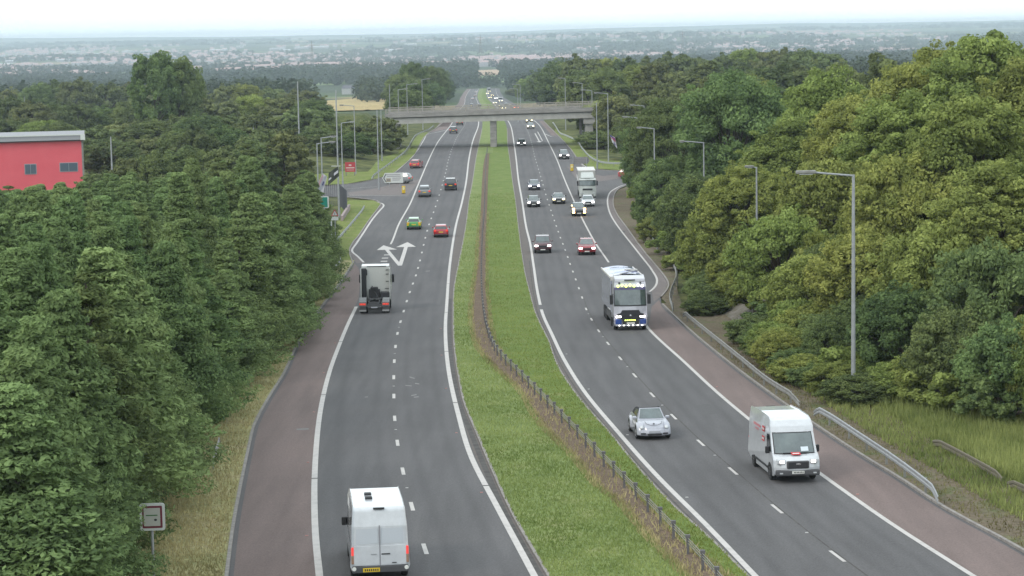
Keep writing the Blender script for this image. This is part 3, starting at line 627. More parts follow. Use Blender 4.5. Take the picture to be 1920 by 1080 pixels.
g1 = 'woodland trees behind the left tree belt'; l1 = 'bushy green tree in the woodland behind the left tree belt'
tot = 0
l1 = 'bushy tree in the row just beyond the top of the left tree belt'; g1 = 'row just beyond the left tree belt'
tot += row([(172, 318, 300), (240, 292, 300), (420, 262, 290), (520, 245, 300), (590, 262, 300)], 42, MID, (6, 8), l1, g1, 8)
l1 = 'bushy tree in the second row beyond the left tree belt'; g1 = 'second row beyond the left tree belt'
tot += row([(170, 258, 370), (330, 245, 370), (480, 228, 370), (575, 240, 370)], 44, MID, (8, 11), l1, g1, 8)
tot += row([(600, 236, 410), (660, 246, 415), (722, 238, 420)], 30, MID, (8, 10), 'dark tree behind the lawn and the red board on the left', 'trees behind the left lawn', 6)
l1 = 'bushy tree in the middle of the left woodland, level with the red building roof'; g1 = 'middle of the left woodland'
tot += row([(-30, 222, 470), (170, 228, 440), (330, 215, 440), (480, 202, 440), (560, 190, 440), (615, 220, 440), (730, 224, 440)], 46, MID, (9, 13), l1, g1, 7)
l1 = 'dull green tree in the upper left woodland, below the hazy treetops'; g1 = 'upper left woodland'
tot += row([(-30, 178, 600), (60, 185, 560), (200, 190, 560), (360, 180, 560), (480, 176, 560), (628, 190, 560)], 44, MID, (10, 14), l1, g1, 6)
g2 = 'far treetops at the back of the left woodland'; l2 = 'hazy dark treetop along the back edge of the left woodland'
tot += row([(-30, 165, 820), (60, 150, 800), (100, 143, 800), (240, 150, 800), (360, 150, 800), (470, 155, 800), (560, 166, 800), (610, 180, 800)], 40, MID, (12, 18), l2, g2, 5)
tree_px('mid1', 716, 214, 432, W=9, label='tree in front of the left end of the bridge')
tree_px('mid2', 1150, 222, 470, W=10, label='tree behind the right end of the bridge')
tree_px('cedar0', 288, 92, 500, W=12, label='tall dark spreading tree standing above the left woodland, left of its twin', name='spreading_tree')
tree_px('cedar0', 334, 103, 505, W=11, label='broad dark tree beside the tallest spreading tree of the left woodland', name='spreading_tree', rz=2.)
# ---- either side of the road beyond the bridge
g3 = 'dark trees left of the road beyond the bridge'; l3 = 'dark full-crowned tree left of the road beyond the footbridge'.replace('footbridge', 'bridge')
tot += row([(756, 128, 800), (772, 110, 850), (800, 120, 950), (838, 130, 1050), (862, 146, 1200), (884, 160, 1500)], 15, ['dark0', 'dark1'], (11, 15), l3, g3, 4)
tot += row([(764, 165, 640), (780, 150, 700), (812, 150, 850), (840, 160, 1000)], 20, ['dark0', 'dark1'], (9, 13), l3, g3, 4)
g4 = 'trees right of the road beyond the bridge'; l4 = 'green-brown tree right of the road beyond the bridge'
tot += row([(935, 158, 1500), (945, 148, 1300), (958, 132, 1100), (985, 122, 950), (1040, 104, 800), (1100, 100, 700), (1180, 103, 700), (1260, 97, 720), (1400, 92, 720), (1500, 86, 700), (1580, 90, 640)], 38, MID, (13, 18), l4, g4, 5)
g4 = 'second row right of the road beyond the bridge'; l4 = 'tree in the second row right of the road beyond the bridge'
tot += row([(985, 150, 560), (1030, 140, 560), (1100, 130, 560), (1180, 122, 560), (1280, 118, 520), (1400, 118, 480), (1500, 110, 450), (1600, 104, 420)], 40, MID + ['dark0'], (11, 15), l4, g4, 6)
g4 = 'trees behind the right bridge end'; l4 = 'leafy tree between the right bridge end and the huge round-topped tree'
tot += row([(1125, 190, 470), (1180, 165, 450), (1240, 150, 430), (1330, 140, 400), (1420, 138, 360), (1500, 130, 340)], 46, MID + ['broad0', 'dark1'], (10, 13), l4, g4, 7)
g4 = 'trees beside the right bridge end'; l4 = 'low tree directly beside the right bridge end'
tot += row([(1130, 240, 440), (1180, 205, 400), (1250, 190, 360), (1330, 180, 330)], 44, MID + ['dark1'], (9, 12), l4, g4, 8)
# ---- the big trees of the right bank, one by one
R_ = [('dark0', 1375, 124, 262, 15, 'huge dark round-topped tree right of the bridge, largest crown of the right bank'),
 ('dark1', 1250, 180, 300, 11, 'dark green tree just left of the huge round-topped tree'),
 ('dark1', 1215, 226, 320, 9, 'dark tree nearest the slip road junction on the right'),
 ('broad1', 1545, 118, 235, 11, 'olive green tree behind and right of the huge round-topped tree'),
 ('lime0', 1750, 70, 215, 13, 'tall domed yellow-green tree highest on the right bank'),
 ('broad2', 1850, 52, 205, 13, 'dark olive tree at the upper right corner'),
 ('mid1', 1650, 95, 300, 12, 'greyish tree between two tall green crowns of the right bank'),
 ('broad0', 1930, 90, 160, 10, 'pale green tree cut by the right edge of the picture'),
 ('lime1', 1600, 170, 195, 10, 'bright olive tree below the tall domed crown'),
 ('broad1', 1700, 160, 175, 10, 'full leafy tree in the middle of the right bank'),
 ('broad0', 1480, 215, 215, 10, 'leafy tree directly right of the huge dark crown'),
 ('lime0', 1400, 292, 190, 8.5, 'bright lime-green low tree by the half-hidden lamp column'),
 ('broad2', 1820, 170, 150, 9.5, 'spreading tree with pale leaves near the right edge'),
 ('broad1', 1560, 290, 165, 9, 'rounded green tree behind the tall lamp column'),
 ('lime1', 1700, 270, 148, 8.5, 'light green feathery tree right of the tall lamp column'),
 ('broad0', 1870, 290, 132, 8.5, 'leaning light green tree low at the right edge'),
 ('broad2', 1460, 380, 160, 7.5, 'olive tree overhanging the bank left of the tall lamp column'),
 ('dark0', 1300, 320, 225, 8, 'dark rounded tree above the slip road bend on the right'),
 ('dark1', 1245, 290, 262, 8, 'dark tree above the inner curve of the right slip road'),
 ('broad1', 1350, 380, 190, 7.5, 'green tree rising behind the crash barrier bend'),
 ('lime0', 1620, 420, 142, 7.5, 'light green tree just right of the tall lamp column'),
 ('broad2', 1760, 400, 130, 8, 'dense green tree above the tall dry grass'),
 ('dark1', 1860, 440, 122, 7.5, 'dark green tree above the grass at the right edge'),
 ('broad1', 1525, 470, 146, 6.5, 'low leafy tree beside the barrier, left of the lamp column'),
 ('dark0', 1690, 520, 126, 6.5, 'shaded dark tree behind the lamp column base'),
 ('dark1', 1800, 560, 119, 6, 'deeply shaded low tree at the back of the grass bank'),
 ('dark0', 1905, 580, 112, 6, 'shaded low tree where the grass bank leaves the picture')]
for kd, px, py, d, W_, lb in R_: tree_px(kd, px, py, d, W=W_, label=lb)
# shrubs that form the lower edge of the right bank
sh = [(1205,330,300,4),(1215,365,270,4.5),(1232,400,250,5),(1255,430,235,5),(1280,470,215,5),(1300,500,203,4.5),(1325,455,200,5.5),(1395,450,178,6),(1420,520,165,5.5),(1460,560,152,5),(1400,600,160,4.2),(1450,640,147,4.5),(1490,610,142,5),(1500,680,136,4),(1545,640,133,5),(1560,700,127,3.8),(1600,640,128,5),(1640,690,123,4),(1700,665,120,5),(1760,690,117,4.5),(1820,690,114,4.5),(1880,690,111,5),(1350,540,180,4.5),(1255,500,224,2.5),(1275,535,204,2.5),(1190,310,330,4)]
for i, (px, py, d, W_) in enumerate(sh):
    tree_px(['bush0', 'bush1', 'broad2', 'bush0'][i % 4], px, py, d, W=W_, name='shrub', cat='shrub', label='leafy shrub at the foot of the trees on the right bank', group='shrubs along the foot of the right bank')
# undergrowth climbing the right bank behind the barrier
for y_ in np.arange(106, 292, 2.9):
    for o_, hh in ((3.1, 2.2), (5.8, 3.4), (9.2, 4.4)):
        if y_ < 118 and o_ < 9: continue
        if 118 <= y_ < 131 and o_ < 9 and random.random() < .35: continue
        if 150 < y_ < 170 and o_ < 6: continue
        yy = y_ + random.uniform(-1, 1); x = float(HR(min(yy, Yhr))) + o_ + random.uniform(-.6, .6) + (max(0, 130 - yy) * .12) + (max(0, yy - Yhr) * -.06 if yy > Yhr else 0)
        if yy > Yhr: x = max(x, float(AR(yy)) + o_ + 1)
        tree(random.choice(['lowbroad0', 'lowdark0', 'lowbroad1', 'lowdark1', 'lowlime0']), x, yy, H=hh * random.uniform(.75, 1.3), W=random.uniform(3.2, 4.6), name='shrub', cat='shrub',
             label=('leafy shrub directly behind the crash barrier on the right bank' if o_ < 5 else 'leafy shrub higher up the right bank under the big trees'), group=('shrubs behind the right crash barrier' if o_ < 5 else 'shrubs higher up the right bank'))
tree('belt1', at(186, 1000, 74).x, 74, H=6.5, W=3.6, rz=1.0, name='roadside_tree', label='low leafy tree beside the square red-bordered sign at the bottom left')
print('trees', TREES)
# far woodland beyond, one mass
def far_wood(name, n, yr, xr, H=(9, 16), R=(6, 12), seed=1, dens=None, lm=lm_far, nl=46, size=1.5):
    r = np.random.default_rng(seed); P = []
    while len(P) < n:
        y_ = yr[0] * (yr[1] / yr[0]) ** r.uniform(); x = r.uniform(*xr) * y_
        c_d = abs(x - float((ML(y_) + MR(y_)) / 2)) if y_ < 2080 else 999
        if c_d < 24: continue
        pr = x / y_ * FPX + 960
        if any(a_ < pr < b_ and c0_ < y_ < c1_ for a_, b_, c0_, c1_ in ((590, 765, 500, 1330), (897, 948, 2300, 3700), (515, 680, 1300, 2400))): continue
        if c_d < 75 and y_ < 1900: P.append((x, y_)); continue
        if vnoise(x, y_, 330 + y_ * .05, seed) + vnoise(x, y_, 90, seed + 1) * .5 < (dens if dens is not None else .7): continue
        P.append((x, y_))
    P = np.array(P); h = r.uniform(*H, n); w = r.uniform(*R, n) / 2; C = np.stack([P[:, 0], P[:, 1], T(P[:, 0], P[:, 1]) + h * .5], 1)
    V, tone = leaves(r, C, np.stack([w, w, h * .55], 1), nl, size, .7, .4)
    o = quads_obj(name, V, lm, tone); tag(o, kind='stuff'); return o
far_wood('far_woodland', 2600, (950, 2300), (-.27, .27), seed=5, dens=.62, nl=60, size=1.2)
far_wood('far_woodland', 1500, (1345, 2250), (-.27, .02), seed=15, dens=.35, nl=60, size=1.2)
far_wood('distant_woodland', 1500, (2450, 3400), (-.27, .2), (10, 17), (9, 18), 18, .5, size=1.8)
far_wood('distant_woodland', 4200, (2300, 6000), (-.26, .26), (9, 16), (10, 22), 8, .66, size=2.2)
far_wood('distant_hedgerows', 2600, (6000, 13000), (-.26, .26), (8, 14), (20, 60), 9, .72, nl=26, size=5)
# haze
bx = MB(); bx.box(-9000, 9000, -340, 17200, -60, 62)
hz = bx.obj('haze', None); hz.data.materials.clear()
mh = bpy.data.materials.new('haze_air'); mh.use_nodes = True; t = mh.node_tree; t.nodes.clear(); o = t.nodes.new('ShaderNodeOutputMaterial'); v = t.nodes.new('ShaderNodeVolumePrincipled')
v.inputs['Color'].default_value = (.76, .88, 1, 1); v.inputs['Density'].default_value = 1.08e-4; v.inputs['Anisotropy'].default_value = .2; t.links.new(v.outputs[0], o.inputs['Volume'])
hz.data.materials.append(mh); tag(hz, kind='stuff')
# ================================================================ vehicles (local +Y is forward)
def PT(c): return mat('paint_' + '_'.join(str(int(x * 100)) for x in c[:3]), c, .28, spec=.5, coat=1., color2=tuple(x * .86 for x in c[:3]), nscale=2.5)
m_glass = mat('vehicle_glass', (.02, .025, .028), .08, spec=.9, coat=1.)
m_glassg = mat('windscreen_glass', (.10, .13, .13), .12, spec=.9, coat=1., color2=(.05, .07, .075), nscale=1.4)
m_tyre = mat('tyre_rubber', (.02, .02, .02), .9); m_rim = mat('alloy', (.35, .35, .36), .35, .8); m_black = mat('black_plastic', (.025, .025, .028), .55)
m_dgrey = mat('dark_grey_plastic', (.07, .07, .075), .6); m_ltail = mat('tail_lens', (.45, .02, .02), .2, emit=(1, .08, .05), estr=.5); m_amber = mat('amber_lens', (.6, .2, .03), .2)
m_brake = mat('tail_lamp_lit', (.8, .05, .03), .2, emit=(1, .22, .12), estr=9)
m_head = mat('headlamp_lit', (.9, .9, .9), .2, emit=(1, .93, .9), estr=11); m_headw = mat('headlamp_warm', (.9, .9, .8), .2, emit=(1, .86, .42), estr=9)
m_heado = mat('lamp_orange_lit', (.9, .6, .3), .2, emit=(1, .55, .18), estr=9); m_yg = mat('roof_lamp_yellow_green', (.8, .9, .3), .2, emit=(.75, 1, .15), estr=3.2); m_ledw = mat('marker_lamp_white', (.9, .9, .9), .2, emit=(1, 1, .92), estr=5)
m_headoff = mat('headlamp_glass', (.5, .52, .54), .15, coat=1., spec=.8); m_platey = mat('plate_yellow', (.72, .5, .03), .4); m_platew = mat('plate_white', (.72, .72, .68), .4); m_ink = mat('plate_lettering', (.03, .03, .03), .5)
m_chrome = mat('chrome', (.6, .6, .62), .15, 1.); m_alu = mat('aluminium', (.4, .41, .43), .4, .6)
class Shell:
    """side profile (y, z) widened to a body; round = how far the corners fall back in plan; taper(z) = half width"""
    def __init__(s, prof, hw, ymid=0., rf=.12, rr=.08, ylen=2.): s.prof = prof; s.hw = hw; s.ym = ymid; s.rf = rf; s.rr = rr; s.yl = ylen
    def P(s, fx, y, z):
        w = s.hw(z) if callable(s.hw) else s.hw; k = max(0, min(1, (abs(y - s.ym) - s.yl * .55) / (s.yl * .45)))
        return (fx * w, y - (s.rf if y > s.ym else -s.rr) * abs(fx) ** 3 * k, z)
    def build(s, mb, xs=(-1, -.92, -.7, -.35, 0, .35, .7, .92, 1)):
        b = len(mb.v); n = len(s.prof)
        for fx in xs: mb.v += [s.P(fx, y, z) for y, z in s.prof]
        for i in range(len(xs) - 1):
            for j in range(n): a = b + i*n + j; c = b + i*n + (j+1) % n; mb.f.append((a, a+n, c+n, c))
        mb.f.append(tuple(b + n - 1 - j for j in range(n)))
        mb.f.append(tuple(b + (len(xs)-1)*n + j for j in range(n))); return mb
    def face(s, a, b_, s0, s1, x0, x1, off_=.012, n=6):
        """panel on the profile segment a->b_ between fractions s0..s1 and x0..x1"""
        ny, nz = -(b_[1]-a[1]), (b_[0]-a[0]); l = math.hypot(ny, nz); ny, nz = ny/l, nz/l
        V = []; F = []
        cy = sum(p[0] for p in s.prof)/len(s.prof); cz = sum(p[1] for p in s.prof)/len(s.prof)
        mid = ((a[0]+b_[0])/2 - cy, (a[1]+b_[1])/2 - cz)
        if ny*mid[0] + nz*mid[1] < 0: ny, nz = -ny, -nz
        for j in (0, 1):
            q = s0 if j == 0 else s1; y = a[0]+(b_[0]-a[0])*q; z = a[1]+(b_[1]-a[1])*q
            for i in range(n+1):
                p = s.P(x0+(x1-x0)*i/n, y, z); V.append((p[0], p[1]+ny*off_, p[2]+nz*off_))
        for i in range(n): F.append((i, i+1, i+n+2, i+n+1))
        return V, F
    def side(s, poly, sd, off_=.012):
        return [(sd*((s.hw(z) if callable(s.hw) else s.hw)+off_), y, z) for y, z in poly]
def panel(name, vf, m, parent): return mesh_obj(name, vf[0], vf[1], m, parent)
def sidepan(name, sh, poly, m, parent, off_=.012):
    for sd in (-1, 1):
        P = sh.side(poly, sd, off_); o = mesh_obj(name, P, [tuple(range(len(P)))], m, parent)
def wheel(parent, x, y, r=.33, w=.22, rim=m_rim, n=22):
    s = 1 if x > 0 else -1; b = MB(); b.lathe_x([(-w/2, r*.6), (-w/2, r*.93), (-w*.35, r), (w*.35, r), (w/2, r*.93), (w/2, r*.6)], x - s*w/2, y, r, n); o = b.obj('wheel', m_tyre, parent, smooth=False)
    b = MB(); xo = x + s*.006; b.lathe_x([(-.01, r*.62), (.004, r*.6), (-.03, r*.5), (-.035, .05), (.0, .04)] if s > 0 else [(.01, r*.62), (-.004, r*.6), (.03, r*.5), (.035, .05), (0., .04)], xo, y, r, n)
    for k in range(5):
        M_ = Matrix.Translation((xo, y, r)) @ Matrix.Rotation(k*2*math.pi/5, 4, 'X'); b.box(-.012, .012, -.03, .03, .03, r*.58, M_)
    b.obj('rim', rim, o)
def arch(parent, hw, y, r, m=m_black, z=None):
    z = z or r
    for s in (-1, 1):
        P = [(s*(hw+.006), y + r*math.cos(t), z + r*math.sin(t)) for t in [math.pi*k/10 for k in range(-1, 12)]]
        mesh_obj('wheel_arch', P, [tuple(range(len(P)))], m, parent)
def place(root, px, py, C, front, dyaw=0., fwd=True, dxm=0):
    """the point under the near bumper is (px, py); heading follows curve C; fwd = drives away from the camera"""
    x, y = G(px, py); x += dxm; h = .5; dx = float(C(y + h) - C(y - h)); a = math.atan2(-dx, 1.0)
    # front = distance from origin to near bumper along the axis
    ang = a + dyaw + (0 if fwd else math.pi); d = Vector((-math.sin(ang), math.cos(ang))); cx, cy = (x + d.x*front, y + d.y*front) if fwd else (x - d.x*front, y - d.y*front)
    sl = (gf(cy + 1) - gf(cy - 1)) / 2; root.location = (cx, cy, gf(cy) + .005); root.rotation_euler = ((math.atan(sl) if fwd else -math.atan(sl)), 0, ang)
CARS = dict(
 hatch=dict(L=4.15, W=1.78, lower=[(-2.02,.3),(-2.08,.5),(-2.05,.8),(-1.95,.98),(.95,.96),(1.75,.86),(1.98,.72),(2.08,.5),(2.0,.28),(1.4,.2),(-1.5,.2)], cab=[(-1.98,.92),(-1.62,1.36),(-1.35,1.45),(-.4,1.49),(.15,1.44),(1.0,.92)], top=.60, r=.32, wb=1.28),
 suv=dict(L=4.55, W=1.86, lower=[(-2.2,.38),(-2.27,.6),(-2.24,.95),(-2.15,1.1),(1.0,1.1),(1.9,1.02),(2.17,.88),(2.27,.6),(2.2,.35),(1.5,.26),(-1.6,.26)], cab=[(-2.16,1.05),(-1.92,1.5),(-1.7,1.64),(-.5,1.7),(.15,1.65),(1.1,1.06)], top=.64, r=.36, wb=1.35),
 saloon=dict(L=4.6, W=1.82, lower=[(-2.25,.32),(-2.3,.55),(-2.27,.85),(-2.1,1.0),(-1.5,1.02),(1.0,.94),(1.95,.84),(2.2,.7),(2.3,.48),(2.2,.26),(1.5,.2),(-1.6,.2)], cab=[(-1.95,.95),(-1.25,1.36),(-.9,1.42),(-.3,1.44),(.2,1.39),(1.15,.9)], top=.58, r=.32, wb=1.38),
 four=dict(L=4.4, W=1.88, lower=[(-2.15,.45),(-2.2,.7),(-2.18,1.1),(-2.12,1.2),(1.0,1.2),(1.95,1.14),(2.12,1.0),(2.18,.65),(2.1,.42),(1.5,.33),(-1.6,.33)], cab=[(-2.12,1.15),(-2.02,1.72),(-1.85,1.83),(-.3,1.86),(.45,1.8),(1.0,1.16)], top=.72, r=.39, wb=1.35))
def car(kind, paint, label, px, py, C, fwd, head=None, roof=None, tail=m_ltail, plate=None, cat='car', group=None, name='car', dyaw=0, extra=None, lamp_k=1., skin=None, dxm=0):
    K = CARS[kind]; hw = K['W']/2; t = thing(name, label, cat, (0, 0, 0), 0, group); yl = K['L']/2
    lo = Shell(K['lower'], (lambda z: hw - max(0, .55 - z)*.12 - max(0, z - .8)*.12), 0, .16, .1, yl)
    cb_ = K['cab']; z0 = cb_[0][1]; z1 = max(p[1] for p in cb_); top = K['top']
    hwc = lambda z: (hw - .04) + (top - hw + .04) * max(0, (z - z0)) / (z1 - z0)
    ca = Shell(cb_, hwc, -.3, .1, .06, 1.6)
    b = MB(); lo.build(b); o = b.obj('body', paint, t, bevel=.035)
    b = MB(); ca.build(b); b.obj('cabin', roof or paint, t, bevel=.04) 
    nC = len(cb_)
    panel('windscreen', ca.face(cb_[-2], cb_[-1], .08, .93, -.9, .9, .014), m_glassg, t)
    panel('rear_window', ca.face(cb_[0], cb_[1], .18, .92, -.86, .86, .014), m_glass, t)
    yb = cb_[0][0]; yf = cb_[-1][0]; zt = z1 - .13; zb = z0 + .05
    def yat_front(z): a, c = cb_[-2], cb_[-1]; return a[0] + (c[0]-a[0])*(a[1]-z)/(a[1]-c[1])
    def yat_back(z): a, c = cb_[1], cb_[0]; return a[0] + (c[0]-a[0])*(a[1]-z)/(a[1]-c[1]) if z < a[1] else a[0]
    sidepan('side_window', ca, [(-.62, zb), (yat_front(zb) - .16, zb), (yat_front(zt) - .14, zt), (-.6, zt)], m_glass, t)
    sidepan('side_window', ca, [(yat_back(zb) + .3, zb), (-.70, zb), (-.68, zt), (yat_back(min(zt, cb_[1][1])) + .12, zt)], m_glass, t)
    for x in (-1, 1):
        for yy in (-K['wb'], K['wb']): wheel(t, x*(hw - .005), yy, K['r'])
    for yy in (-K['wb'], K['wb']): arch(t, hw - .03, yy, K['r'] + .05)
    pf = K['lower']; nose = [p for p in pf if p[0] > 1.5]; yfz = max(p[0] for p in pf); zl = max(p[1] for p in pf)
    fz = zl * .70; hm = head if head else m_headoff
    for s in (-1, 1):
        b = MB(); b.box(s*(hw - .24) - .17*lamp_k, s*(hw - .24) + .17*lamp_k, yfz - .24, yfz + .0, fz - .07*lamp_k, fz + .08*lamp_k); b.obj('headlight', hm, t, bevel=.03)
        b = MB(); b.box(s*(hw - .19) - .13, s*(hw - .19) + .13, -yfz + .02, -yfz + .2, fz + .02, fz + .24 if kind != 'saloon' else fz + .16); b.obj('taillight', tail, t, bevel=.02)
        b = MB(); b.box(s*(hw + .02), s*(hw + .2), .62, .76, zl - .02, zl + .13); b.obj('mirror', paint, t, bevel=.03)
    b = MB(); b.box(-.5, .5, yfz - .1, yfz + .012, fz - .16, fz + .02); b.box(-.42, .42, yfz - .1, yfz + .01, .26, .38); b.obj('grille', m_black, t, bevel=.01)
    b = MB(); b.box(-hw*.86, hw*.86, -yfz - .03, -yfz + .12, .28, .42); b.obj('rear_bumper', m_dgrey, t, bevel=.03)
    b = MB(); b.box(-.26, .26, yfz + .012, yfz + .03, .38, .49); b.obj('number_plate', m_platew, t)
    b = MB(); b.box(-.26, .26, -yfz - .03, -yfz - .012, zl*.62, zl*.62 + .11); b.obj('number_plate', m_platey, t)
    if extra: extra(t, lo, ca, K)
    if roof is None and skin is None: pass
    place(t, px, py, C, yl, dyaw, fwd, dxm); return t
# lane centre curves
def mid(A, B, f=.5): return lambda y: A(y) * (1 - f) + B(y) * f
c = lambda r, g_, b: srgb(r, g_, b)[:3]
red = PT(c(165, 30, 40)); green = PT(c(60, 150, 60)); silver = PT((.36, .37, .40)); dark = PT((.035, .036, .042)); charcoal = PT((.07, .07, .075)); white = PT((.6, .62, .65)); navy = PT((.05, .06, .10)); greyc = PT((.2, .21, .22)); maroon = PT((.10, .035, .045))
# left carriageway, driving away
def yellow_sides(t, lo, ca, K):
    for s in (-1, 1):
        for k in range(4):
            b = MB(); x = s*(K['W']/2 - .01); b.box(min(x, x + s*.018), max(x, x + s*.018), -1.9 + k*.95, -1.9 + k*.95 + .47, .55, .82); b.obj('reflective_panel', mat('reflective_yellow', (.65, .5, .03), .4), t)
        b = MB(); b.box(s*.74 - .13, s*.74 + .13, -2.1, -1.98, .52, .9); b.obj('reflective_panel', mat('reflective_yellow', (.65, .5, .03), .4), t, bevel=.02)
car('hatch', green, 'green hatchback with yellow corner panels driving away on the left carriageway', 776, 431, CL, True, extra=yellow_sides, roof=PT((.3, .45, .3)))
car('hatch', red, 'red hatchback with pale roof driving away beside the median', 827, 445.5, CL, True, roof=None)
car('suv', greyc, 'grey car driving away along the exit lane line, left of the tall black off-roader', 796, 370, CL, True)
car('four', dark, 'tall black off-road car driving away on the left carriageway', 845, 357.5, CL, True, roof=None)
car('hatch', red, 'red car joining from the left slip road', 777, 316, Curve([(760,322),(777,316),(800,290),(830,255)]), True)
car('suv', charcoal, 'dark car driving away just before the bridge on the left', 850, 250.5, CL, True)
car('saloon', dark, 'dark car driving away directly under the bridge', 862, 235, CL, True)
# right carriageway, driving towards the camera
car('four', maroon, 'dark maroon boxy off-roader with both headlights lit, in the lane beside the median', 1018, 475.5, CR, False, head=m_head)
car('suv', PT(c(150, 40, 50)), 'red car with lit headlights approaching in the outer lane', 1101, 479, CR, False, head=m_head)
car('hatch', dark, 'black car approaching beside the median, nearer of the pair in that lane', 1001, 389, CR, False, head=m_head)
car('hatch', navy, 'dark blue car approaching beside the median behind the black one', 1002, 357, CR, False, head=m_head)
car('saloon', dark, 'black car with yellowish headlights approaching in the outer lane', 1048, 383, CR, False, head=m_headw)
car('saloon', charcoal, 'dark car with lit headlights approaching just in front of the bridge', 978, 274.5, CR, False, head=m_head)
car('hatch', PT((.3, .3, .3)), 'silver car with yellow headlights coming out from under the bridge', 995, 241.5, CR, False, head=m_headw)
car('saloon', dark, 'dark car with yellow headlights directly under the bridge deck', 992.5, 230.5, CR, False, head=m_headw)
SR_ = Curve([(1240, 560), (1180, 470), (1130, 420), (1110, 392), (1095, 360), (1075, 320), (1058, 298), (1040, 270)])
car('suv', charcoal, 'dark car with bright headlights leaving on the right slip road', 1058, 299, SR_, False, head=m_head)
car('hatch', white, 'white car with lit headlights in front of the white lorry', 1103, 388, SR_, False, head=m_head)
def orange(t, lo, ca, K):
    for s in (-1, 1):
        b = MB(); b.box(s*.72 - .15, s*.72 + .15, 2.1, 2.31, .42, .66); b.obj('indicator', m_heado, t, bevel=.02)
        b = MB(); b.box(s*.74 - .16, s*.74 + .14, 1.95, 2.2, .84, 1.1); b.obj('indicator', m_heado, t, bevel=.02)
car('suv', dark, 'dark car with orange and yellow lamps lit, merging ahead of the white car', 1086, 406, SR_, False, head=m_headw, extra=orange, lamp_k=.6)
car('hatch', PT(c(160, 60, 65)), 'reddish car half hidden by trees at the right junction', 1207, 334, SR_, False, dyaw=1.2)
car('suv', greyc, 'grey car entering the left slip road behind the pointed sign', 722, 343.5, CL, False, dyaw=-1.9)
# the far traffic beyond the bridge, each with its own place in the queue
far = [(968, 205, 'hatch', red, m_brake, 'car with red-orange lamps lit seen over the right half of the bridge rail', True), (945, 206, 'hatch', charcoal, m_headw, 'yellow-lamped car nearest the bridge rail in the approaching queue', False), (939, 201, 'hatch', charcoal, m_headw, 'second yellow-lamped car of the queue beyond the bridge', False), (949, 198, 'hatch', navy, m_headw, 'dark blue car in the right lane of the queue beyond the bridge', False), (928, 195, 'hatch', greyc, m_headw, 'pale yellow-lamped car in the median lane beyond the bridge', False), (930, 186, 'hatch', white, m_head, 'white car in the middle of the queue beyond the bridge', False), (919, 185, 'suv', greyc, m_headw, 'grey car in the median lane behind the yellow-lamped ones', False), (923, 180, 'hatch', maroon, m_headw, 'maroon car high up in the approaching queue', False), (914, 177, 'hatch', white, m_headw, 'pale car just below the distant lorry', False), (884, 201, 'suv', greyc, None, 'grey car driving away left of the median, nearest beyond the bridge', True), (899, 200, 'saloon', charcoal, None, 'dark car beside the grey one beyond the bridge', True), (886, 187, 'hatch', white, None, 'white car driving away beyond the bridge, in mid distance', True), (891, 181, 'hatch', silver, None, 'silver car driving away, farthest but one on the left', True), (892, 174, 'hatch', white, None, 'white speck of a car at the far end of the left carriageway', True)]
for px, py, kd, pt_, hd, lb, fw in far: car(kd, pt_, lb, px, py, CL if px < 905 else CR, fw, head=hd if not fw else None, tail=m_brake if hd is m_brake else m_ltail, lamp_k=1.2)

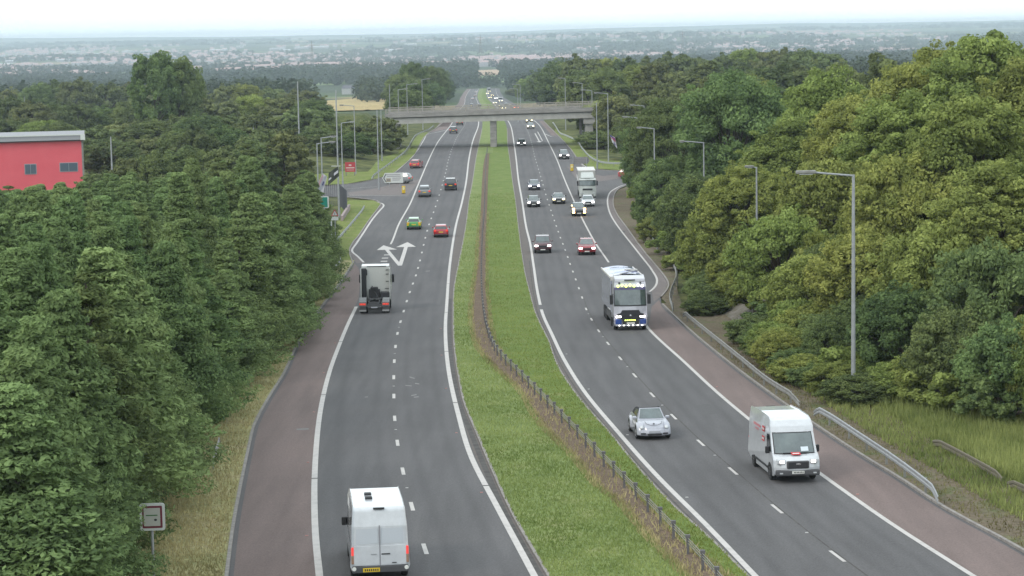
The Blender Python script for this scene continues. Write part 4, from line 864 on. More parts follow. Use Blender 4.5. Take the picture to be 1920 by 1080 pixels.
# ---------------------------------------------------------------- silver convertible
def convertible():
    t = thing('convertible_car', 'silver rounded convertible with black fabric roof in the lane beside the median', 'car')
    P = PT((.42, .43, .49)); L_ = 2.05
    lower = [(-2.0,.32),(-2.04,.5),(-1.98,.75),(-1.75,.92),(-1.2,.98),(.75,.93),(1.25,.9),(1.65,.8),(1.92,.62),(2.04,.42),(1.95,.26),(1.4,.2),(-1.4,.2)]
    lo = Shell(lower, lambda z: .79 - max(0, .4-z)*.2 - max(0, z-.75)*.35, 0, .42, .36, L_); b = MB(); lo.build(b, (-1, -.9, -.75, -.5, -.25, 0, .25, .5, .75, .9, 1)); o = b.obj('body', P, t, smooth=False, bevel=.05)
    # the four round wings
    for s in (-1, 1):
        for yy, ln in ((1.28, .66), (-1.25, .68)):
            V = []; F = []; nu_, nv = 18, 10
            for i in range(nu_ + 1):
                a = math.pi*1.08*(i/nu_) - .12
                for j in range(nv + 1):
                    q = math.pi*.5*j/nv; V.append((s*(.52 + .345*math.sin(q)), yy + ln*math.cos(a)*(.62 + .38*math.cos(q)), .33 + .56*max(-.15, math.sin(a))*(.7 + .3*math.cos(q))))
            for i in range(nu_):
                for j in range(nv): k = i*(nv+1)+j; F.append((k, k+1, k+nv+2, k+nv+1) if s > 0 else (k, k+nv+1, k+nv+2, k+1))
            mesh_obj('wing', V, F, P, t, smooth=True)
            wheel(t, s*.868, yy, .32)
            Pp = [(s*.871, yy + .36*math.cos(q), .33 + .36*math.sin(q)) for q in [math.pi*k/10 for k in range(-1, 12)]]; mesh_obj('wheel_arch', Pp, [tuple(range(len(Pp)))], m_black, t)
    fb = Shell([(1.4,.2),(2.0,.2),(2.06,.36),(2.0,.54),(1.75,.6),(1.4,.6)], .865, 0, .5, 0, 2.05); b = MB(); fb.build(b); b.obj('front_bumper', P, t, bevel=.05)
    rb = Shell([(-1.4,.2),(-2.0,.2),(-2.06,.36),(-2.0,.54),(-1.75,.6),(-1.4,.6)], .865, 0, 0, .45, 2.05); b = MB(); rb.build(b); b.obj('rear_bumper', P, t, bevel=.05)
    b = MB(); 
    for s in (-1, 1): b.box(min(s*.66, s*.84), max(s*.66, s*.84), -1.0, 1.0, .2, .29)
    b.obj('running_board', m_black, t, bevel=.03)
    for s in (-1, 1):
        Dd = Shell([(-.75,.25),(.72,.25),(.72,.9),(-.75,.93)], .79); V = [(s*.72,-.78,.24),(s*.72,.75,.24),(s*.80,.75,.55),(s*.80,-.78,.55),(s*.74,.75,.93),(s*.74,-.78,.95)]
        mesh_obj('door', V, [(0,1,2,3),(3,2,4,5)], P, t, smooth=True)
    # roof: folded-up soft top, domed
    hwc = lambda z: .70 - max(0, z-.92)*.34
    cab = [(-1.45,.93),(-1.3,1.10),(-1.0,1.22),(-.55,1.33),(-.05,1.38),(.3,1.38),(.34,1.3),(.34,.93)]
    ca = Shell(cab, hwc, -.4, .04, .2, 1.2); b = MB(); ca.build(b); b.obj('soft_top', mat('roof_fabric', (.03, .03, .035), .9, bump=.3), t, bevel=.05)
    # windscreen with silver frame
    fr_ = [(.32,1.44),(.98,.93)]; W_ = Shell([(.32,1.42),(.36,.93),(1.02,.9)], hwc, 0, .1, 0, 1.0); b = MB(); W_.build(b); b.obj('windscreen_frame', P, t, bevel=.02)
    panel('windscreen', W_.face((1.02,.9), (.32,1.42), .1, .92, -.9, .9, .014), m_glassg, t)
    sidepan('side_window', ca, [(-.75,.98),(.3,.98),(.3,1.33),(-.6,1.31)], m_glass, t)
    for s in (-1, 1):
        b = MB(); b.box(min(s*.74, s*.95), max(s*.74, s*.95), .62, .76, .92, 1.05); b.obj('mirror', P, t, bevel=.04)
        b = MB(); b.lathe_x([(0,.0),(.0,.115),(.05,.10),(.07,.0)], 0, 0, 0, 16); o = b.obj('headlight', m_headoff, t, smooth=True); o.rotation_euler = (0, math.radians(-38), math.radians(90)); o.location = (s*.62, 1.83, .63)
        b = MB(); b.box(s*.56-.13, s*.56+.13, 1.9, 1.985, .3, .37); b.obj('air_intake', m_black, t, bevel=.02)
        b = MB(); b.lathe_x([(0,0),(0,.09),(.03,.08),(.04,0)], 0, 0, 0, 14); o = b.obj('taillight', m_ltail, t); o.rotation_euler = (0, 0, math.radians(-90)); o.location = (s*.6, -1.86, .66)
    b = MB(); b.box(-.36, .36, 1.93, 2.07, .25, .34); b.obj('air_intake', m_black, t, bevel=.02)
    b = MB(); b.box(-.27, .27, 2.05, 2.08, .38, .48); b.obj('number_plate', mat('plate_dull', (.4, .41, .45), .5), t)
    b = MB(); b.lathe_x([(0, 0), (0, .05), (.015, .05), (.015, 0)], 0, 0, 0, 14); o = b.obj('badge', m_dgrey, t); o.rotation_euler = (0, math.radians(-60), math.radians(90)); o.location = (0, 1.72, .79)
    b = MB(); b.tube([(-.42, 1.5, .885), (-.38, 1.72, .80), (-.2, 1.83, .745), (0, 1.86, .73), (.2, 1.83, .745), (.38, 1.72, .80), (.42, 1.5, .885)], .012, 5); b.obj('bonnet_seam', m_dgrey, t)
    place(t, 1228, 826, CR, 2.05, 0, False)
convertible()
# ---------------------------------------------------------------- vans
def van(name, label, px, py, C, fwd, logos, dyaw=0):
    t = thing(name, label, 'van'); P = white; hw = 1.0
    lower = [(-2.95,.42),(-2.98,.6),(-2.97,1.2),(2.25,1.25),(2.72,1.16),(2.93,1.0),(3.0,.7),(2.95,.36),(2.2,.28),(-2.4,.28)]
    lo = Shell(lower, lambda z: 1.03 - max(0, .6-z)*.15 - max(0, z-1.0)*.02, 0, .38, .06, 2.98); b = MB(); lo.build(b); b.obj('body', P, t, bevel=.05)
    cab = [(-2.97,1.1),(-2.93,2.0),(-2.84,2.58),(-2.7,2.66),(-1.0,2.72),(1.0,2.70),(1.42,2.6),(1.66,2.36),(1.78,2.08),(2.42,1.2)]
    hwc = lambda z: 1.015 - max(0, z-1.2)*.035 - max(0, z-2.3)*.12
    ca = Shell(cab, hwc, -.6, .22, .05, 2.9); b = MB(); ca.build(b); b.obj('upper_body', P, t, bevel=.06)
    o = panel('windscreen', ca.face(cab[-2], cab[-1], .02, .93, -.86, .86, .016), m_glassg, t)
    b = MB(); V, F = ca.face(cab[-2], cab[-1], -.03, .98, -.9, .9, .010); mesh_obj('windscreen_seal', V, F, m_black, t)
    sidepan('side_window', ca, [(1.15,1.3),(2.12,1.3),(1.66,2.0),(1.1,2.02)], m_glass, t)
    for s in (-1, 1):
        for yy in (-1.9, 1.75): wheel(t, s*1.02, yy, .35, .24, m_dgrey)
        b = MB(); b.box(min(s*1.02, s*1.22), max(s*1.02, s*1.22), 1.72, 1.86, 1.2, 1.52); b.obj('mirror', m_black, t, bevel=.04)
        b = MB(); b.box(min(s*1.0, s*1.035), max(s*1.0, s*1.035), -1.4, 1.3, .46, .56); b.obj('side_trim', m_black, t, bevel=.01)
        b = MB(); b.box(min(s*.99, s*1.022), max(s*.99, s*1.022), -2.6, .9, 1.13, 1.17); b.obj('side_moulding', mat('panel_shade', (.38, .39, .41), .5), t)
    for yy in (-1.9, 1.75): arch(t, 1.012, yy, .42, m_black, .38)
    # rear: doors, lights, bumper
    for s in (-1, 1):
        b = MB(); x0, x1 = sorted((s*.012, s*.93)); b.box(x0, x1, -3.0, -2.96, .62, 1.33); b.obj('rear_door', P, t, bevel=.012)
        V, F = ca.face(cab[0], cab[1], .27, .98, s*.02, s*.9, .012); mesh_obj('rear_door_panel', V, F, P, t)
        V, F = ca.face(cab[0], cab[1], .33, .92, s*.05, s*.84, .022); mesh_obj('door_window_blank', V, F, mat('door_recess', (.5, .53, .57), .3, coat=.5), t)
        b = MB(); b.box(s*.965-.055, s*.965+.055, -2.995, -2.93, .98, 1.28); b.obj('taillight', mat('tail_lens_bright', (.6, .03, .03), .2, emit=(1, .12, .1), estr=.5), t, bevel=.02)
        b = MB(); b.box(s*.965-.055, s*.965+.055, -2.995, -2.93, .68, .98); b.obj('taillight', mat('lens_smoke', (.32, .2, .14), .25), t, bevel=.02)
        b = MB(); b.lathe_x([(0,0),(0,.075),(.02,.075),(.025,0)], 0, 0, 0, 16); o = b.obj('parking_disc', m_platew, t); o.location = (s*.93, -3.04, .52); o.rotation_euler = (0, 0, -math.pi/2)
    b = MB(); b.box(-.02, .02, -3.004, -2.99, .6, 2.05); b.obj('door_seam', mat('seam', (.25, .25, .27), .6), t)
    b = MB(); b.box(.05, .36, -3.02, -2.995, 1.0, 1.04); b.obj('door_handle', m_black, t)
    b = MB(); b.box(.42, .58, -3.02, -2.995, .68, .71); b.obj('door_lock', m_black, t)
    b = MB(); b.box(-.32, -.02-.1, -3.012, -2.998, 1.0, 1.035); b.obj('badge', m_alu, t)
    b = MB(); b.box(-.2, .2, -2.90, -2.80, 2.61, 2.66); b.obj('high_brake_light', m_black, t)
    b = MB(); b.box(-1.0, 1.0, -3.05, -2.9, .36, .6); b.obj('rear_bumper', m_dgrey, t, bevel=.03)
    b = MB(); b.box(-.62, -.02, -3.07, -3.05, .4, .54) if fwd else b.box(-.26, .26, -3.07, -3.05, .4, .51); o = b.obj('number_plate', m_platey, t)
    b = MB()
    for k in range(7): b.box(-.56+k*.074, -.515+k*.074, -3.074, -3.07, .43, .51)
    b.obj('plate_characters', m_ink, o)
    if fwd:
        for yy in (-1.25, -.45): b = MB(); b.box(-.42, -.16, yy-.14, yy+.14, 2.68, 2.79); b.obj('roof_vent', m_black, t, bevel=.03)
    # front: grille, lights, bumper
    b = MB(); b.box(-.5, .5, 2.86, 3.03, .66, 1.0); b.obj('grille', m_dgrey, t, bevel=.05)
    b = MB(); b.box(-.43, .43, 3.03, 3.045, .70, .96); gr_ = b.obj('grille_mesh', m_black, t, bevel=.02)
    b = MB(); b.lathe_x([(0,0),(0,.1),(.012,.1),(.015,0)], 0, 0, 0, 18); o = b.obj('badge', m_chrome, t); o.location = (0, 3.045, .87); o.rotation_euler = (0, 0, math.pi/2); o.scale = (1, 1.2, .45)
    b = MB(); b.box(-.98, .98, 2.74, 3.0, .34, .6); b.obj('front_bumper', m_dgrey, t, bevel=.06)
    b = MB(); b.box(-.27, .27, 3.0, 3.02, .44, .56); o = b.obj('number_plate', m_platew, t)
    b = MB()
    for k in range(7): b.box(-.23+k*.066, -.19+k*.066, 3.02, 3.024, .465, .535)
    b.obj('plate_characters', m_ink, o)
    for s in (-1, 1):
        b = MB(); b.box(min(s*.56, s*.92), max(s*.56, s*.92), 2.66, 2.93, .86, 1.08); b.obj('headlight', m_headoff, t, bevel=.05)
        b = MB(); b.box(min(s*.6, s*.80), max(s*.6, s*.80), 2.9, 2.945, .9, 1.03); b.obj('headlight_bulb', mat('van_lamp_lit', (.9, .85, .8), .2, emit=(1, .82, .74), estr=4 if s else 4), t, bevel=.02)
        b = MB(); b.box(min(s*.1, s*.55), max(s*.1, s*.55), 2.36, 2.44, 1.255, 1.29); b.obj('bonnet_vent', m_black, t)
        b = MB(); b.box(min(s*.68, s*.82), max(s*.68, s*.82), 2.985, 3.005, .44, .5); b.obj('fog_light', m_headoff, t)
    if logos:
        rd = mat('sign_red', (.55, .03, .04), .5); wl = mat('lettering_white', (.75, .75, .75), .5)
        V, F = lo.face((2.25,1.25), (2.72,1.16), .25, .95, -.2, .2, .075); o = mesh_obj('bonnet_logo', V, F, rd, t)
        V, F = lo.face((2.25,1.25), (2.72,1.16), .5, .7, -.15, .15, .08); mesh_obj('logo_lettering', V, F, wl, o)
        # on the driver side (local +x side is seen) two red squares and red lettering
        sx = 1
        def side_rect(nm, y0, y1, z0, z1, m_, par, e=.02): P_ = ca.side([(y0, z0), (y1, z0), (y1, z1), (y0, z1)], sx, e); return mesh_obj(nm, P_, [(0, 1, 2, 3)], m_, par)
        for (z0, z1) in ((1.98, 2.22), (1.55, 1.78)):
            o = side_rect('red_logo_panel', .1, .62, z0, z1, rd, t)
            for k in range(3): side_rect('logo_lettering', .17 + k*.15, .27 + k*.15, z0 + .07, z1 - .07, wl, o, .026)
        b = MB()
        for k in range(11):
            P_ = ca.side([(-1.85 + k*.14, 2.02), (-1.85 + k*.14 + .1, 2.02), (-1.85 + k*.14 + .1, 2.14), (-1.85 + k*.14, 2.14)], sx, .02); b.poly(P_)
        b.obj('side_lettering', mat('lettering_red_soft', (.6, .2, .22), .6), t); b = MB()
        for k in range(7):
            P_ = ca.side([(-1.5 + k*.12, 1.86), (-1.5 + k*.12 + .085, 1.86), (-1.5 + k*.12 + .085, 1.94), (-1.5 + k*.12, 1.94)], sx, .02); b.poly(P_)
        b.obj('side_lettering', mat('lettering_red_soft', (.6, .2, .22), .6), t)
        # driver in a bright jacket and a paper on the dashboard
        V, F = ca.face(cab[-2], cab[-1], .66, .86, -.62, -.28, .02); mesh_obj('dashboard_paper', V, F, mat('paper', (.6, .66, .72), .6), t)
    place(t, px, py, C, 3.0, dyaw, fwd); return t
van('delivery_van', 'white high-roof van seen from behind, with two dark roof vents, nearest on the left', 714, 1092, CL, True, False)
van('delivery_van', 'white high-roof van with red panels and lit headlamps approaching beside the right hard shoulder', 1497, 907, CR, False, True)
# ---------------------------------------------------------------- lorries
def lorry_cab(t, paint, z_top=3.75, hw=1.24, low=None, kind=0):
    prof = [(-2.2,1.0),(-2.2,z_top - .05),(-1.6,z_top),(-.5,z_top),(-.12,z_top-.3),(.02,2.95),(.16,1.95),(.2,1.2),(.2,.42),(.05,.34),(-1.2,.34),(-1.25,1.0)]
    cab = Shell(prof, lambda z: hw - max(0, z-3.0)*.12, -1, .16, .02, 1.2); b = MB(); cab.build(b); b.obj('cab', paint, t, bevel=.05)
    return cab, prof
def tractor_unit():
    t = thing('lorry_tractor_unit', 'white tractor unit without trailer driving away on the left carriageway', 'lorry'); P = PT((.50, .51, .50))
    cab, prof = lorry_cab(t, P, 3.72)
    b = MB(); b.box(-1.16, 1.16, -2.26, -2.205, 1.15, 3.55); b.obj('cab_back_wall', mat('cab_back', (.47, .48, .46), .6), t, bevel=.03)
    b = MB(); b.box(-1.14, -.76, -2.5, -2.26, 1.1, 3.5); b.box(-.84, -.68, -2.42, -2.26, 2.9, 3.4); b.obj('intake_stack', m_black, t, bevel=.05)
    b = MB(); b.box(-.7, .9, -2.29, -2.262, 3.6, 3.66); b.obj('roof_edge', m_black, t)
    for k, z in enumerate((3.3, 2.95, 2.35, 1.75)): b = MB(); b.box(.86 - (.1 if k == 3 else 0), 1.1, -2.3, -2.26, z, z + .05); b.obj('bracket', m_black, t)
    for s in (-1, 1):
        b = MB(); x0, x1 = sorted((s*1.14, s*1.24)); b.box(x0, x1, -2.9, -2.2, .9, 3.5); b.obj('side_fairing', P, t, bevel=.03)
        b = MB(); b.box(min(s*1.27, s*1.48), max(s*1.27, s*1.48), -.15, .0, 2.1, 2.8); b.obj('mirror', m_black, t, bevel=.04)
    b = MB()
    for s in (-1, 1): b.box(s*.42-.05, s*.42+.05, -5.9, -1.3, .8, 1.05)
    for y_ in (-5.85, -4.2, -2.9): b.box(-.42, .42, y_-.08, y_+.08, .8, 1.0)
    b.obj('chassis', m_dgrey, t)
    b = MB(); b.box(-.55, .55, -4.9, -4.0, 1.08, 1.18); b.box(-.5, -.1, -5.2, -4.9, 1.02, 1.15); b.box(.1, .5, -5.2, -4.9, 1.02, 1.15); b.obj('fifth_wheel', m_black, t, bevel=.03)
    b = MB(); b.box(-.55, .35, -3.1, -2.3, 1.1, 1.75); b.box(-.4, .2, -3.2, -2.5, 1.75, 1.95); b.tube([(-.3, -2.3, 2.0), (-.2, -3.0, 1.7), (.1, -3.3, 1.4), (.2, -4, 1.2)], .05, 6); b.obj('air_lines_and_tank', m_black, t, bevel=.04)
    b = MB(); b.box(.4, 1.15, -3.2, -2.35, .9, 1.55); b.obj('battery_box', m_black, t, bevel=.05)
    for s in (-1, 1):
        pr = [(-5.35 + 0, 1.0), (-5.15, 1.15), (-4.8, 1.22), (-4.4, 1.22), (-4.05, 1.15), (-3.9, 1.0)]; V = []; F = []
        for y_, z_ in pr: V += [(s*.66, y_, z_), (s*1.24, y_, z_)]
        for i in range(len(pr)-1): F.append((2*i, 2*i+1, 2*i+3, 2*i+2))
        o = mesh_obj('mudguard', V, F, mat('mudguard_grey', (.16, .165, .17), .6), t); so_ = o.modifiers.new('s', 'SOLIDIFY'); so_.thickness = .03
        b = MB(); b.box(min(s*.62, s*1.24), max(s*.62, s*1.24), -5.9, -5.35, .62, 1.02); b.obj('rear_wing', mat('mudguard_grey', (.16, .165, .17), .6), t, bevel=.04)
        b = MB(); b.box(min(s*.68, s*1.2), max(s*.68, s*1.2), -5.93, -5.9, .74, .9); b.obj('taillight', mat('lorry_tail', (.35, .04, .03), .3, emit=(1, .1, .05), estr=.35), t)
        b = MB(); b.box(s*.82-.05, s*.82+.05, -5.95, -5.93, .78, .86); b.box(s*1.03-.05, s*1.03+.05, -5.95, -5.93, .78, .86); b.obj('taillight', mat('tail_lens_bright', (.6, .03, .02), .2), t)
        b = MB(); b.box(min(s*.66, s*1.22), max(s*.66, s*1.22), -5.86, -5.83, .22, .62); b.obj('mud_flap', m_dgrey, t)
        b = MB(); b.box(min(s*.66, s*1.22), max(s*.66, s*1.22), -5.875, -5.862, .22, .36); b.obj('flap_stripe', mat('flap_pale', (.3, .3, .3), .6), t)
        for x_ in (1.22, .88): wheel(t, s*x_, -4.6, .5, .3, m_dgrey)
        wheel(t, s*1.2, -.9, .5, .3)
    b = MB(); b.box(-.6, .6, -5.96, -5.82, .62, .8); b.obj('rear_crossmember', m_dgrey, t); b = MB(); b.box(-.26, .26, -5.98, -5.96, .5, .6); b.obj('number_plate', mat('plate_dull', (.4, .41, .45), .5), t)
    place(t, 702, 589, CL, 5.9, 0, True); return t
tractor_unit()
def lorry_front(kind, px, py, C, dyaw=0):
    if kind == 'white':
        t = thing('lorry', 'white lorry with a tall white box body and wind deflector on the right slip lane', 'lorry'); P = PT((.52, .55, .53)); ht = 3.0
    else:
        t = thing('lorry', 'blue and white lorry with a row of yellow-green lamps above its windscreen', 'lorry'); P = PT((.50, .50, .56)); ht = 3.62
    prof = [(-2.2,.9),(-2.2,ht),(-.6,ht),(-.25,ht-.06),(-.06 if ht > 3 else -.02,3.22 if ht > 3 else 2.75),(.14,1.86 if ht > 3 else 1.95),(.2,1.25),(.2,.45),(.05,.34),(-1.2,.34),(-1.25,.9)]
    cab = Shell(prof, lambda z: 1.24 - max(0, z-2.7)*.08, -1, .2, .02, 1.2); b = MB(); cab.build(b); b.obj('cab', P, t, bevel=.05)
    zt = prof[4][1]
    panel('windscreen', cab.face(prof[5], prof[4], .02, .86, -.93, .93, .03), m_glassg, t)
    V, F = cab.face(prof[5], prof[4], -.04, .98, -.97, .97, .018); mesh_obj('windscreen_seal', V, F, m_black, t)
    sidepan('side_window', cab, [(-1.0, 2.0), (-.1, 2.0), (-.15, 2.7), (-1.0, 2.7)], m_glass, t)
    for s in (-1, 1):
        b = MB(); b.box(min(s*1.28, s*1.52), max(s*1.28, s*1.52), -.12, .1, 1.95, 2.65); b.box(min(s*1.2, s*1.4), max(s*1.2, s*1.4), -.02, .02, 2.66, 2.7); b.obj('mirror', m_black, t, bevel=.04)
        wheel(t, s*1.2, -.75, .5, .3)
    arch(t, 1.235, -.75, .6, m_black, .55)
    if kind == 'white':
        b = MB(); b.box(-1.12, 1.12, .15, .26, .38, .75); b.obj('bumper', P, t, bevel=.05)
        b = MB(); b.box(-.72, .72, .2, .25, 1.3, 1.55); b.box(-.85, .85, .24, .275, .5, .68); b.obj('grille', m_black, t, bevel=.02)
        b = MB(); b.box(-.4, .4, -.02, .06, 2.98, 3.06); b.obj('sun_visor', m_black, t)
        V = []; # roof deflector
        dp = [(-2.1, 3.02), (-1.75, 3.75), (-1.4, 3.8), (-.35, 3.08), (-.35, 3.02)]; D = Shell(dp, lambda z: .98 - max(0, z-3.1)*.15, -1.2, .06, 0, .9); b = MB(); D.build(b); b.obj('wind_deflector', P, t, bevel=.04)
        bxm = PT((.46, .46, .44)); b = MB(); b.box(-1.27, 1.27, -9.5, -2.35, 1.05, 4.0); b.obj('box_body', bxm, t, bevel=.05)
        b = MB(); b.box(-1.29, 1.29, -9.5, -2.33, 3.92, 4.03); b.obj('box_roof_edge', mat('pale_trim', (.6, .58, .56), .5), t, bevel=.03)
        for s in (-1, 1):
            b = MB(); b.box(min(s*.72, s*1.05), max(s*.72, s*1.05), .2, .28, .78, .98); b.obj('headlight', m_headoff, t, bevel=.03)
            for y_ in (-6.4, -7.7): wheel(t, s*1.2, y_, .5, .3, m_dgrey)
        front = .26
    else:
        blue = PT(c(40, 75, 150)); grl = mat('grille_black', (.03, .03, .034), .45)
        P_ = [(-.62, 1.52), (.62, 1.52), (.72, 1.32), (1.0, 1.22), (1.02, .95), (.62, .85), (.6, .45), (-.6, .45), (-.62, .85), (-1.02, .95), (-1.0, 1.22), (-.72, 1.32)]
        V = [(x, .262, z) for x, z in P_] + [(x, .1, z) for x, z in P_]; n = len(P_); F = [tuple(range(n))] + [(i, i+n, (i+1) % n+n, (i+1) % n) for i in range(n)]; mesh_obj('grille', V, F, grl, t)
        b = MB(); b.lathe_x([(0,0),(0,.09),(.02,.08),(.03,0)], 0, 0, 0, 6); o = b.obj('badge', m_chrome, t); o.location = (0, .265, 1.12); o.rotation_euler = (0, 0, math.pi/2)
        b = MB()
        for k in range(6): b.box(-.36 + k*.14, -.26 + k*.14, .262, .285, .74, .81)
        b.obj('grille_letters', m_yg, t)
        for s in (-1, 1):
            b = MB(); b.box(min(s*.66, s*1.14), max(s*.66, s*1.14), .05, .255, .47, .86); b.obj('bumper_corner', blue, t, bevel=.05)
            b = MB(); b.box(min(s*.68, s*1.08), max(s*.68, s*1.08), .16, .275, .98, 1.10); o = b.obj('headlight', m_head, t, bevel=.03)
        b = MB(); b.box(-1.12, 1.12, .1, .27, .34, .47); b.obj('bumper', mat('bumper_pale', (.45, .45, .5), .4), t, bevel=.03)
        b = MB()
        for k in range(6): b.box(-.85 + k*.34 - .05, -.85 + k*.34 + .05, .27, .29, .36, .42)
        b.obj('marker_lamps', m_ledw, t)
        b = MB(); b.box(-.3, .3, .285, .3, .5, .62); b.obj('number_plate', m_platew, t)
        V, F = cab.face(prof[5], prof[4], .84, .98, -.95, .95, .035); mesh_obj('sun_visor', V, F, mat('visor_purple', (.10, .09, .2), .3), t)
        b = MB(); b.tube([(-1.0, .04, 3.3), (1.0, .04, 3.3)], .025, 6); b.obj('lamp_bar', m_alu, t)
        for k in range(7):
            b = MB(); b.lathe_x([(0,0),(0,.085),(.04,.095),(.06,.04),(.06,0)], 0, 0, 0, 12); o = b.obj('roof_lamp', m_yg if k > 1 else m_ledw, t); o.location = (-.9 + k*.3, .06, 3.36 if k % 2 else 3.3); o.rotation_euler = (0, 0, math.pi/2)
        D = Shell([(-2.1, 3.58), (-1.9, 3.98), (-1.2, 4.0), (-.3, 3.8), (-.25, 3.58)], 1.12, -1.2, .06, 0, .9); b = MB(); D.build(b); b.obj('wind_deflector', P, t, bevel=.04)
        b = MB(); b.box(-.4, .4, -.27, -.2, 3.68, 3.76); b.box(-.85, -.72, -.2, -.1, 3.46, 3.56); b.box(.72, .85, -.2, -.1, 3.46, 3.56); b.obj('horns', m_black, t)
        # tipping trailer with blue sheet
        tr = PT((.36, .38, .48)); b = MB(); b.box(-1.25, 1.25, -12.2, -2.6, 1.15, 3.75); b.obj('trailer_body', tr, t, bevel=.04)
        b = MB()
        for s in (-1, 1): b.box(min(s*1.2, s*1.29), max(s*1.2, s*1.29), -12.2, -2.55, 3.7, 3.84)
        b.box(-1.25, 1.25, -2.64, -2.5, 3.5, 3.84); b.obj('trailer_rim', mat('pale_trim', (.6, .58, .56), .5), t, bevel=.02)
        V = []; F = []; nn = 16
        for i in range(nn + 1):
            y_ = -12.1 + 9.4 * i / nn
            for j in range(7): x_ = -1.2 + .4*j; V.append((x_, y_, 3.78 + .22*math.cos(x_*1.2) * (.6 + .4*abs(math.sin(i*1.3)))))
        for i in range(nn):
            for j in range(6): k = i*7+j; F.append((k, k+1, k+8, k+7))
        mesh_obj('trailer_sheet', V, F, PT(c(70, 90, 165)), t)
        b = MB(); b.tube([(-.9, -6.2, 3.98), (.5, -2.7, 4.0)], .05, 6); b.tube([(-1.15, -7.5, 3.9), (-.2, -6.5, 4.0)], .12, 6); b.obj('sheet_arm', mat('pale_trim', (.6, .58, .56), .5), t)
        for s in (-1, 1):
            b = MB(); b.box(min(s*1.1, s*1.24), max(s*1.1, s*1.24), -7.2, -3.0, .55, 1.05); b.obj('side_guard', m_dgrey, t)
            for y_ in (-3.4, -8.2, -9.5, -10.8): wheel(t, s*1.2, y_, .5, .3, m_dgrey)
            b = MB(); b.tube([(s*1.15, -2.3, 3.3), (s*1.15, -2.3, 1.0)], .07, 8); b.obj('exhaust_stack', m_chrome, t)
        front = .29
    place(t, px, py, C, front, dyaw, False); return t
lorry_front('blue', 1183, 620, CR, 0)
lorry_front('white', 1102, 373.5, SR_, 0)
# distant lorry and van in the queue
def far_lorry(px, py, label, paint, H=3.9, L_=9, C=CR):
    t = thing('lorry', label, 'lorry'); b = MB(); b.box(-1.2, 1.2, -1.8, .0, .5, 2.9); b.obj('cab', paint, t, bevel=.1)
    b = MB(); b.box(-1.27, 1.27, -L_, -1.9, 1.0, H); b.obj('box_body', PT((.36, .37, .4)), t, bevel=.05); b = MB(); b.box(-1.05, 1.05, 0, .02, 1.7, 2.5); b.obj('windscreen', m_glass, t)
    for s in (-1, 1):
        for y_ in (-.9, -L_ + 1.5): wheel(t, s*1.2, y_, .5, .3, m_dgrey, 10)
        b = MB(); b.box(s*.85-.14, s*.85+.14, 0, .03, .7, .9); b.obj('headlight', m_headw, t)
    place(t, px, py, C, 0, 0, False)
far_lorry(917, 172.5, 'grey lorry at the far end of the approaching queue', greyc)
far_lorry(939, 191.5, 'small pale lorry in the queue just beyond the bridge', white, 3.0, 6)
# ================================================================ bridge
m_conc = mat('bridge_concrete', (.42, .41, .39), .9, color2=(.33, .315, .30), nscale=.8, bump=.2, bscale=6)
m_conc2 = mat('weathered_concrete', (.31, .295, .28), .9, color2=(.21, .20, .19), nscale=1.2, scale3=(.4, 1, 2))
m_rail = mat('parapet_paint', (.36, .33, .28), .7, color2=(.27, .25, .22), nscale=2)
m_galv = mat('galvanised_steel', (.36, .375, .39), .55, .3, color2=(.29, .3, .31), nscale=3); m_galvd = mat('weathered_galvanised', (.27, .27, .26), .6, .2, color2=(.19, .185, .17), nscale=2.5)
YB = 452.
p0 = at(736, 233, YB); p1 = at(1112, 221, YB); 
br = thing('road_bridge', 'concrete beam bridge with steel rail parapets crossing over the motorway', 'bridge', (0, YB, 0))
def bz(x): return p0.z + (p1.z - p0.z) * (x - p0.x) / (p1.x - p0.x)
def beam(x0, x1, y0, y1, dz0, dz1, nm, m, n=1, par=br):
    V = []; F = []
    for x in (x0, x1):
        for y, z in ((y0, dz0), (y1, dz0), (y1, dz1), (y0, dz1)): V.append((x, y, bz(x) + z))
    F = [(0, 1, 2, 3), (7, 6, 5, 4), (0, 4, 5, 1), (1, 5, 6, 2), (2, 6, 7, 3), (3, 7, 4, 0)]; return mesh_obj(nm, V, F, m, par)
xa, xb = p0.x, p1.x
beam(xa, xb - .0, 0, .7, 0, 1.15, 'edge_beam', m_conc)
for k in range(5): beam(xa, xb, 1.8 + k*1.9, 2.4 + k*1.9, .05, 1.15, 'inner_beam', m_conc2)
beam(xa, xb, 11.0, 11.7, 0, 1.15, 'edge_beam', m_conc)
beam(xa - 1.5, xb + 2, -.35, 12.0, 1.3, 1.6, 'deck', m_conc2)
beam(xa - 1.5, xb + 2, -.45, .1, 1.38, 2.2, 'parapet_plinth', m_conc2)
beam(xa - 1.5, xb + 2, 11.6, 12.1, 1.38, 2.2, 'parapet_plinth', m_conc2)
for yy in (-.2, 11.9):
    for h in (2.42, 2.68, 2.96): beam(xa - 1.5, xb + 2, yy - .04, yy + .04, h, h + (.13 if h > 2.9 else .08), 'parapet_rail', m_rail)
    x = xa - 1.4
    while x < xb + 2: beam(x, x + .14, yy + .05, yy + .17, 1.8, 2.95, 'parapet_post', m_rail); x += 2.35
def pier(px0, px1, py_base, y0, y1, nm, m, top=1.3):
    a = at(px0, py_base, YB).x; b_ = at(px1, py_base, YB).x; zb = gf(YB) - 1.0; V = [(x, y, z) for x in (a, b_) for y in (y0, y1) for z in (zb, bz((a+b_)/2) + top)]
    mb = MB(); mb.box(a, b_, y0, y1, zb, bz((a+b_)/2) + top); return mb.obj(nm, m, br, bevel=.05)
pier(919.5, 931.5, 275, .5, 11.2, 'median_pier', m_conc2, .0)
